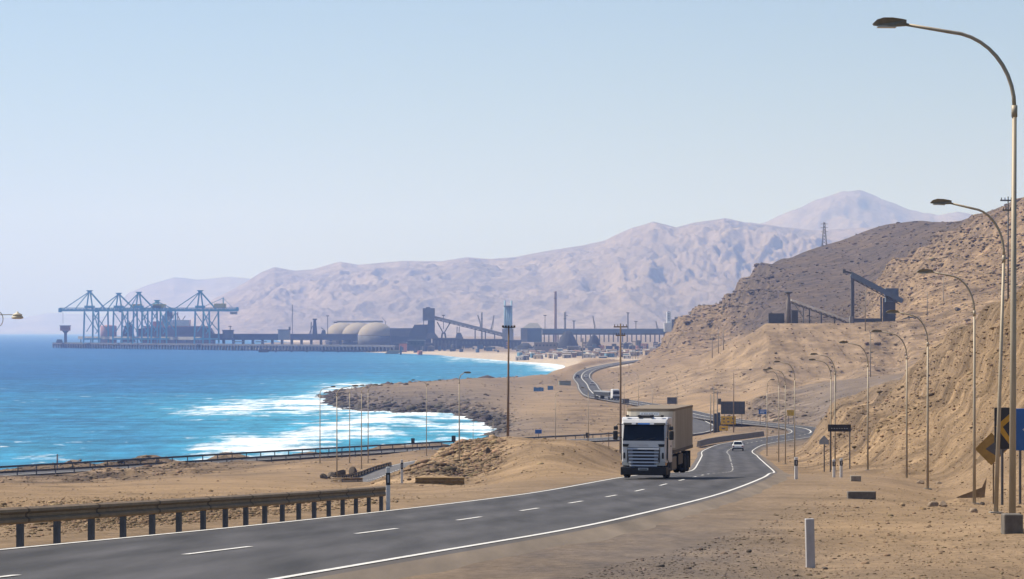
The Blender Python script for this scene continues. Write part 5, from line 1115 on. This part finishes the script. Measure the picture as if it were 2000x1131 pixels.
for x in (928, 948, 966): l.bars('trestle_leg', m_dk, [((x,640+(x-920)*.25),(x,668))], 1.4)
l = L('process_tower', 'pale blue clustered pipe tower behind the floodlight mast', 'tower', 992, 662, 3500)
for x in (986,989.5,993,996.5,999): MB().tube([(l.x(x),0,-6),(l.x(x),0,l.z(598 if x not in (986,999) else 587))], 1.15, 8).build('pipe', m_ltblue, l.t, True)
l.box('platform', m_dk2, 984, 1000.5, 597, 599, -4, 4); l.box('base', m_gal, 981, 1003, 642, 664, -8, 8)
for x, t0, lab, m, w in ((1085,569,'tall brick chimney, highest of the works',m_brick,2.6),(1103.5,609,'shorter round stack with ladder brackets right of the tall chimney',m_gal,2.2),(941,609.5,'slim grey stack above the sloping conveyor',m_gal,1.7)):
    l = L('chimney', lab, 'chimney', x, 662, 3750); MB().lathe([(w*l.s*1.05,-10),(w*l.s*.98,l.z((t0+650)/2)),(w*l.s*.9,l.z(t0+3)),(w*l.s*1.0,l.z(t0+2.5)),(w*l.s*1.0,l.z(t0)),(w*l.s*.7,l.z(t0))], 18).build('shaft', m, l.t, True); MB().lathe([(w*l.s*1.25,l.z(t0+14)),(w*l.s*1.25,l.z(t0+13))], 12).build('gallery_ring', m_dk, l.t)
    if x == 1103.5: l.bars('bracket', m_dk, [((1105,616),(1109,616))], .8)
for x, t0, b0, lab in ((640,617,655,'floodlight mast left of the domes'),(866,616,640,'floodlight mast over the sloping conveyor'),(1064.5,616,645,'floodlight mast left of the tall chimney'),(1226.5,611,645,'tallest floodlight mast over the long blue gallery'),(1242,628,645,'short double mast right of the tallest floodlight mast'),(1121,627,645,'stubby mast between the stack and the jib crane')):
    l = L('light_mast', lab, 'mast', x, b0, 3600, 'light masts of the works'); l.bars('pole', m_dk, [((x,b0+3),(x,t0))], 1.4 if x in (1226.5,1121) else .8); l.bars('lamp_frame', m_dk, [((x-3,t0),(x+3,t0))], 1.1)
for x0, y0, x1, y1, lab in ((960,641,965,616,'slanting crane jib above the conveyor foot'),(1162,644,1158,617,'pale jib crane over the long blue gallery'),(1284,646,1281,627,'pale jib crane near the white tower'),(939,636,933,615,'thin jib beside the slim grey stack')):
    l = L('jib_crane', lab, 'crane', x0, y0, 3560, 'jib cranes of the works'); l.bars('jib', m_gal, [((x0,y0),(x1,y1))], 1.3); l.bars('cab', m_gal, [((x0-2,y0+1),(x0+2,y0+1))], 2.4); l.bars('tie', m_dk, [((x0+3,y0),(x1,y1))], .4)
l = works('boiler_house', 'grey-blue block with a sloped pale roof beside the floodlight mast', 'building', 1038, 667, 3400, [('b','wall',m_bluec,1017,1058,641,668,-11,11),('f','roof',m_gal,1020,1058,631,641,1034,1050,11,5),('b','side_bay',mat('bay_grey',(.17,.17,.17),.85),1017,1030,642,668,-13,-11.2)])
l = works('long_gallery', 'very long blue-clad gallery on short legs behind the town', 'building', 1180, 664, 3500, [('b','wall',m_bluec,1059,1312,644,651,-5,5),('b','roof',mat('gallery_roof',(.10,.15,.20),.7),1058,1313,642,644,-5.5,5.5),('b','skirt',m_dk,1059,1312,651,654,-4.5,4.5)] + [('b','support',m_dk,x,x+2,654,668,-3,3) for x in range(1062,1312,9)])
def heap(x0, x1, top, base, Y, lab, m=None):
    l = L('stockpile', lab, 'stockpile', (x0+x1)/2, base, Y, 'coal stockpiles'); r = (x1-x0)/2*l.s; h = l.z(top); q = np.random.default_rng(int(x0)); mb = MB()
    mb.lathe([(r,-8),(r*.98,0),(r*.80,h*.38),(r*.55,h*.72),(r*.32,h*.93),(r*.12,h)], 28)
    mb.v = [(x*(1+.08*q.normal()), y*(1+.08*q.normal()), z+.03*h*q.normal()) for x, y, z in mb.v]; mb.build('heap', m or m_coal, l.t, True)
for a in ((1085,1133,648,690,3250,'largest dark stockpile below the long blue gallery'),(1142,1178,655,688,3300,'second dark stockpile right of the largest'),(1000,1050,670,692,3200,'low dark stockpile beside the boiler house')): heap(*a)
rngw = np.random.default_rng(5)
for k, (x0, x1, y0, y1, m, lab) in enumerate(((845,900,660,684,m_dk,'dark low plant hall right of the conveyor tower'),(900,985,662,672,m_dk,'long dark plant hall under the sloping conveyor'),(770,850,670,688,m_dk,'dark plant hall above the jetty foot'),(985,1018,664,684,m_dk,'dark plant hall below the pale blue tower'),(1043,1088,668,684,mat('hall_beige',(.22,.19,.17),.9),'beige long hall with a pinkish roof behind the beach'),(1108,1130,676,690,mat('hall_grey',(.16,.15,.15),.9),'grey shed before the largest stockpile'),(1018,1032,682,692,m_wht,'bright white house at the start of the shanty strip'),(1032,1050,681,693,m_gal,'grey hall adjoining the bright white house'),(800,830,664,672,m_dk2,'grey-brown shed on the jetty foot'))):
    Y = 3300 if k < 4 else 2900; l = works('plant_hall', lab, 'building', (x0+x1)/2, y1, Y, [('b','wall',m,x0,x1,y0+1.5,y1+4,-12,12),('b','roof',m_gal if k > 3 else m_dk2,x0-.6,x1+.6,y0,y0+1.5,-12.6,12.6)])
    n_ = int((x1-x0)/7)
    for j in range(n_):
        xx = x0+3+j*7; l.box('bay_door' if k < 4 else 'window', m_dk2 if k < 4 else m_dk, xx, xx+3, y0+5, y0+8 if k > 3 else y1, -12.15, -12.03)
l = works('white_silo', 'white lettered tower on a beige block beside the cliff', 'tower', 1305, 645, 3100, [('b','base_block',m_wht,1297,1311,631,648,-5,5),('b','tower',mat('silo_white',(.78,.78,.76),.6),1302,1310.5,609,631,-3,3),('b','cap',m_gal,1304.5,1307.5,607.5,609.2,-1.5,1.5)])
for j in range(5): l.box('lettering', m_bluec, 1304.8, 1307.4, 612+j*3.1, 613.8+j*3.1, -3.12, -3.02)
works('dark_plant', 'dark pipework block between the white tower and the cliff', 'building', 1325, 645, 3050, [('b','body',m_dk,1312,1326,624,648,-5,5),('b','upper',m_dk2,1318,1336,619,640,-6,6),('l','pipe',m_dk,[((1314,626),(1334,617))],1.4)])
works('jetty', 'thin jetty on widely spaced legs in front of the works', 'jetty', 640, 690, 3300, [('b','deck',m_dk,505,772,684,686.5,-3,3),('b','head',m_dk,506,524,682,692,-6,6)] + [('b','leg',m_dk,x,x+3,686.5,694,-2,2) for x in (537,568,598,629,659,690,720,749)])
works('slipway', 'pale sloping slipway where the jetty meets the beach', 'ramp', 765, 690, 3080, [('f','ramp',m_dome,752,776,684,691,760,790,8,8)])
# cluttered works yard: dark sheds, tanks and pipe racks between the halls
ylab = ((790,'above the slipway'),(830,'under the conveyor tower'),(870,'below the conveyor trestle'),(920,'under the sloping conveyor'),(960,'at the conveyor foot'),(1000,'below the pale blue tower'),(1045,'before the boiler house'),(1090,'by the largest stockpile'),(1135,'between the stockpiles'),(1180,'right of the second stockpile'),(1215,'behind the wooden utility pole'),(1250,'below the long blue gallery'),(1285,'beside the cliff foot'))
cols_ = [m_dk, m_dk, m_bluec, m_dk2, m_red, m_gal]
seen2 = set()
for k in range(96):
    px = 775 + 525*(k+rngw.random())/96; Y = rngw.uniform(2950, 3550); py = 690 - (Y-2950)/600*14; w = rngw.uniform(5, 15); h = rngw.uniform(5, 17) if px > 1130 or px < 1010 else rngw.uniform(3, 9)
    for tries in range(40):
        ci = int(rngw.choice(6, p=[.34,.2,.14,.16,.06,.10])); where = min(ylab, key=lambda q: abs(q[0]-px))[1]; kind = int(rngw.integers(0, 4))
        lab_ = '%s %s in the yard %s, %s' % (('dark','black','blue','dusty','rust-red','pale grey')[ci], ('gabled shed','round tank','pipe rack','flat-roofed shed')[kind], where, 'well back' if Y > 3250 else 'towards the beach')
        if lab_ not in seen2: break
    seen2.add(lab_)
    l = L(('works_shed','storage_tank','pipe_rack','works_shed')[kind], lab_, ('shed','tank','pipe rack','shed')[kind], px, py, Y, 'yard clutter of the works')
    if kind in (0, 3):
        l.box('wall', cols_[ci], px-w/2, px+w/2, py-h*.8, py+5, -6, 6)
        if kind == 0: MB().prism([(l.x(px-w/2-.4), l.z(py-h*.8)), (l.x(px+w/2+.4), l.z(py-h*.8)), (0, l.z(py-h*1.05))], -6.4, 6.4, 'y').build('roof', m_gal if k % 3 == 0 else m_dk2, l.t)
        else: l.box('roof', m_gal if k % 4 == 0 else m_dk2, px-w/2-.4, px+w/2+.4, py-h*.8-1, py-h*.8, -6.4, 6.4)
        l.box('door', m_dk2 if ci < 3 else m_dk, px-w*.2, px+w*.1, py-h*.4, py, -6.15, -6.02)
    elif kind == 1:
        r_ = w*.35*l.s; MB().lathe([(r_,-4),(r_,l.z(py-h*.7)),(r_*.6,l.z(py-h*.8)),(.2,l.z(py-h*.83))], 14).build('shell', cols_[ci], l.t, True); MB().lathe([(r_*1.04,l.z(py-h*.68)),(r_*1.04,l.z(py-h*.62))], 14).build('rim', m_dk2, l.t)
    else:
        for q in (-.5, -.17, .17, .5): l.bars('post', cols_[ci], [((px+q*w, py+4), (px+q*w, py-h))], .8)
        for q in (.4, .75, 1.0): l.bars('pipe', cols_[(ci+1) % 6], [((px-w*.55, py-h*q), (px+w*.55, py-h*q))], 1.1)
# --- shanty houses behind the beach
hm_c = [mat('house_%s' % n_, c_, .9, var=.15, scale=.4) for n_, c_ in (('white',(.58,.55,.50)),('cream',(.46,.36,.25)),('grey',(.22,.21,.21)),('blue',(.10,.22,.32)),('brown',(.22,.15,.11)))]
roofm = [mat('roof_tin', (.40,.37,.34), .7, var=.2, scale=.4), mat('roof_rust', (.26,.16,.11), .8, var=.2, scale=.4)]
marks = ((1018,'near the bright white house'),(1055,'behind the beach bend'),(1087,'before the beige hall'),(1112,'near the grey shed'),(1138,'by the lattice pole'),(1160,'left of the white-framed blue building'),(1190,'right of the white-framed blue building'),(1212,'behind the wooden utility pole'),(1238,'by the group of thin poles'),(1275,'at the foot of the cliff'))
seen_ = set()
for k in range(104):
    for tries in range(80):
        px = rngw.uniform(1012, 1292); Y = rngw.uniform(2330, 2850)
        if px > 1225 and Y < 2450: Y += 200
        wi = int(rngw.choice(5, p=[.36,.26,.16,.10,.12])); near = min(marks, key=lambda q: abs(q[0]-px))[1]
        row_ = 'front row' if Y < 2480 else 'middle row' if Y < 2660 else 'back row'
        lab_ = '%s shanty house with %s roof, %s, %s' % (('white','cream','grey','blue','brown')[wi], ('a tin','a rusty')[k % 2], row_, near)
        if lab_ not in seen_: break
    seen_.add(lab_)
    b_ = G(px, Y); w = rngw.uniform(3.0, 7.5); d = rngw.uniform(3, 6); h = rngw.uniform(2.2, 4.0)
    t = thing('house', lab_, 'house', b_, rngw.uniform(-.5, .5), 'shanty houses behind the beach')
    MB().box(-w/2, w/2, -d/2, d/2, -1.5, h).build('wall', hm_c[wi], t); MB().hexa([(-w/2-.2,-d/2-.2,h+.01),(w/2+.2,-d/2-.2,h+.01),(w/2+.2,d/2+.2,h+.3),(-w/2-.2,d/2+.2,h+.3)], [(-w/2-.2,-d/2-.2,h+.2),(w/2+.2,-d/2-.2,h+.2),(w/2+.2,d/2+.2,h+.55),(-w/2-.2,d/2+.2,h+.55)]).build('roof', roofm[k % 2], t)
    for q in range(2): x = -w/4 + q*w/2; MB().box(x-.35, x+.35, -d/2-.04, -d/2-.01, .9 if q else 0, 2.0).build('window' if q else 'door', m_dk, t)
works('blue_shop', 'white-framed blue building at the front of the shanty strip', 'building', 1177, 703, 2330, [('b','wall',m_bluec,1170,1185,697,705,-4,4),('b','frame',m_wht,1168,1170.2,696,705,-4.2,4.2),('b','roof',m_wht,1168,1186,695.5,697,-4.4,4.4)])
for x, b0, t0, lab in ((1138,703,661,'grey lattice pole before the largest stockpile'),(1236,700,666,'left pole of the group of thin poles by the cliff'),(1241,700,666,'middle pole of the group of thin poles by the cliff'),(1246,700,667,'last pole of the group of thin poles by the cliff')):
    l = L('power_pole', lab, 'pole', x, b0, 2300, 'power poles by the town'); l.bars('pole', m_gal, [((x,b0+4),(x,t0))], 1.0 if x == 1138 else .45); l.bars('crossarm', m_gal, [((x-2.5,t0+1),(x+2.5,t0+1))], .5)
# ================================================================ QUARRY WORKS
m_q = mat('quarry_steel', (.085,.085,.095), .75, .1, var=.2, scale=.5); m_qb = mat('blue_grey_belt_cover', (.12,.15,.19), .7, var=.15, scale=.5); m_qc = mat('quarry_concrete', (.20,.165,.14), .9, var=.2, scale=.6)
l = L('loading_tower', 'round concrete tower with a flat cap on the quarry platform', 'tower', 1540, 633, 1040); s = l.s
MB().lathe([(4.6*s,-3),(4.6*s,l.z(590)),(3.2*s,l.z(584)),(2.6*s,l.z(576)),(2.6*s,l.z(574))], 18).build('shaft', m_qc, l.t, True); MB().lathe([(3*s,l.z(574)),(8*s,l.z(572)),(8*s,l.z(570)),(3*s,l.z(569))], 16).build('cap', m_q, l.t); l.box('bin', m_q, 1546, 1558, 606, 634, -1.5, 1.5)
l.box('retaining_wall', m_q, 1502, 1533, 612, 634, 2, 3)
l = L('belt_conveyor', 'long inclined conveyor with a pale cover running down from the round tower', 'conveyor', 1600, 633, 1035); s = l.s
MB().hexa([(l.x(1545),-.9,l.z(588)),(l.x(1660),-.9,l.z(629)),(l.x(1660),.9,l.z(629)),(l.x(1545),.9,l.z(588))], [(l.x(1545),-.9,l.z(584)),(l.x(1660),-.9,l.z(625)),(l.x(1660),.9,l.z(625)),(l.x(1545),.9,l.z(584))]).build('belt_cover', mat('pale_cover', (.78,.70,.60), .7, var=.2, scale=.5), l.t)
l.bars('truss', m_q, [((1545,592),(1660,633))] + [((1545+k*9.5,589+k*3.4),(1549.7+k*9.5,593.5+k*3.4)) for k in range(12)] + [((1554.5+k*9.5,592+k*3.4),(1549.7+k*9.5,593.5+k*3.4)) for k in range(12)], .28)
for x, y in ((1569,597),(1581,602),(1604,610),(1630,620)): l.bars('leg', m_gal if x == 1569 else m_q, [((x,y),(x,634))], .42)
l.bars('stay', m_gal, [((1549,590),(1569,620))], .35)
l = L('stacker_conveyor', 'dark raised conveyor on tall legs beside a blue-grey bin house', 'conveyor', 1700, 633, 1020); s = l.s
MB().hexa([(l.x(1660),-1.1,l.z(541)),(l.x(1760),-1.1,l.z(592)),(l.x(1760),1.1,l.z(592)),(l.x(1660),1.1,l.z(541))], [(l.x(1664),-1.1,l.z(531)),(l.x(1764),-1.1,l.z(584)),(l.x(1764),1.1,l.z(584)),(l.x(1664),1.1,l.z(531))]).build('gallery', m_qb, l.t)
l.bars('truss', m_q, [((1663,544),(1758,595))] + [((1663+k*9.4,541+k*5),(1668+k*9.4,547+k*5)) for k in range(10)], .3)
l.bars('head', m_q, [((1648,530),(1666,534))], .7); l.box('head_box', m_q, 1646, 1651, 526, 534, -.8, .8)
l.box('main_leg', m_q, 1662, 1668, 540, 634, -.8, .8); l.box('leg', m_q, 1719.5, 1722.5, 580, 634, -.6, .6); l.box('leg', m_q, 1724.5, 1727.5, 582, 634, -.6, .6)
l.box('bin_house', m_qb, 1731, 1756, 563, 590, 1.3, 5); l.box('bin_base', m_q, 1729, 1750, 590, 632, 1.5, 4.5); l.box('feed_deck', m_q, 1668, 1722, 622, 629, -.8, .8); l.box('drum', m_gal, 1659, 1666, 618, 634, -1.2, 1.0)
# pylons on the ridge
def pylon(px, pb, pt_, Y, label, w=1.0):
    l = L('pylon', label, 'pylon', px, pb, Y, 'lattice pylons'); hw = 5.0*w; y = lambda f: pb + (pt_-pb)*f
    q = lambda f: hw*(1-.78*f)
    for sx in (-1, 1):
        for d in (-1, 1): l.bars('leg', m_gal, [((px+sx*q(0), pb+2, d*q(0)*l.s), (px+sx*q(1), pt_, d*q(1)*l.s))], .30)
    seg = []
    for k in range(8):
        f0, f1 = k/8, (k+1)/8
        for d in (-1, 1): seg += [((px-q(f0), y(f0), d*q(f0)*l.s), (px+q(f1), y(f1), d*q(f1)*l.s)), ((px+q(f0), y(f0), d*q(f0)*l.s), (px-q(f1), y(f1), d*q(f1)*l.s))]
    l.bars('lattice', m_gal, seg, .18)
    for f in (.62, .78, .93): l.bars('crossarm', m_gal, [((px-7*w, y(f)), (px+7*w, y(f)))], .3)
pylon(1610, 483, 434, 1990, 'steel lattice pylon standing on the ridge of the brown hill'); pylon(1375, 613, 594, 1830, 'small lattice pylon on the lower ridge by the sea', .5)
l = L('power_pole', 'thin pole on the lower ridge right of the small pylon', 'pole', 1399, 609, 1840); l.bars('pole', m_gal, [((1399,610),(1399,590))], .35); l.bars('crossarm', m_gal, [((1396,593),(1402,593))], .3)
utility(1969, 640, 384, 262, 'dark pole with short crossarms behind the tallest lamp', arms=2, m=m_post, r=.07)
l = L('ridge_hut', 'tiny white hut on the lower ridge above the cliff', 'hut', 1354, 615, 1835); l.box('wall', m_wht, 1346, 1362, 611, 617, -2, 2); l.box('roof', m_gal, 1345.5, 1362.5, 610, 611, -2.2, 2.2)
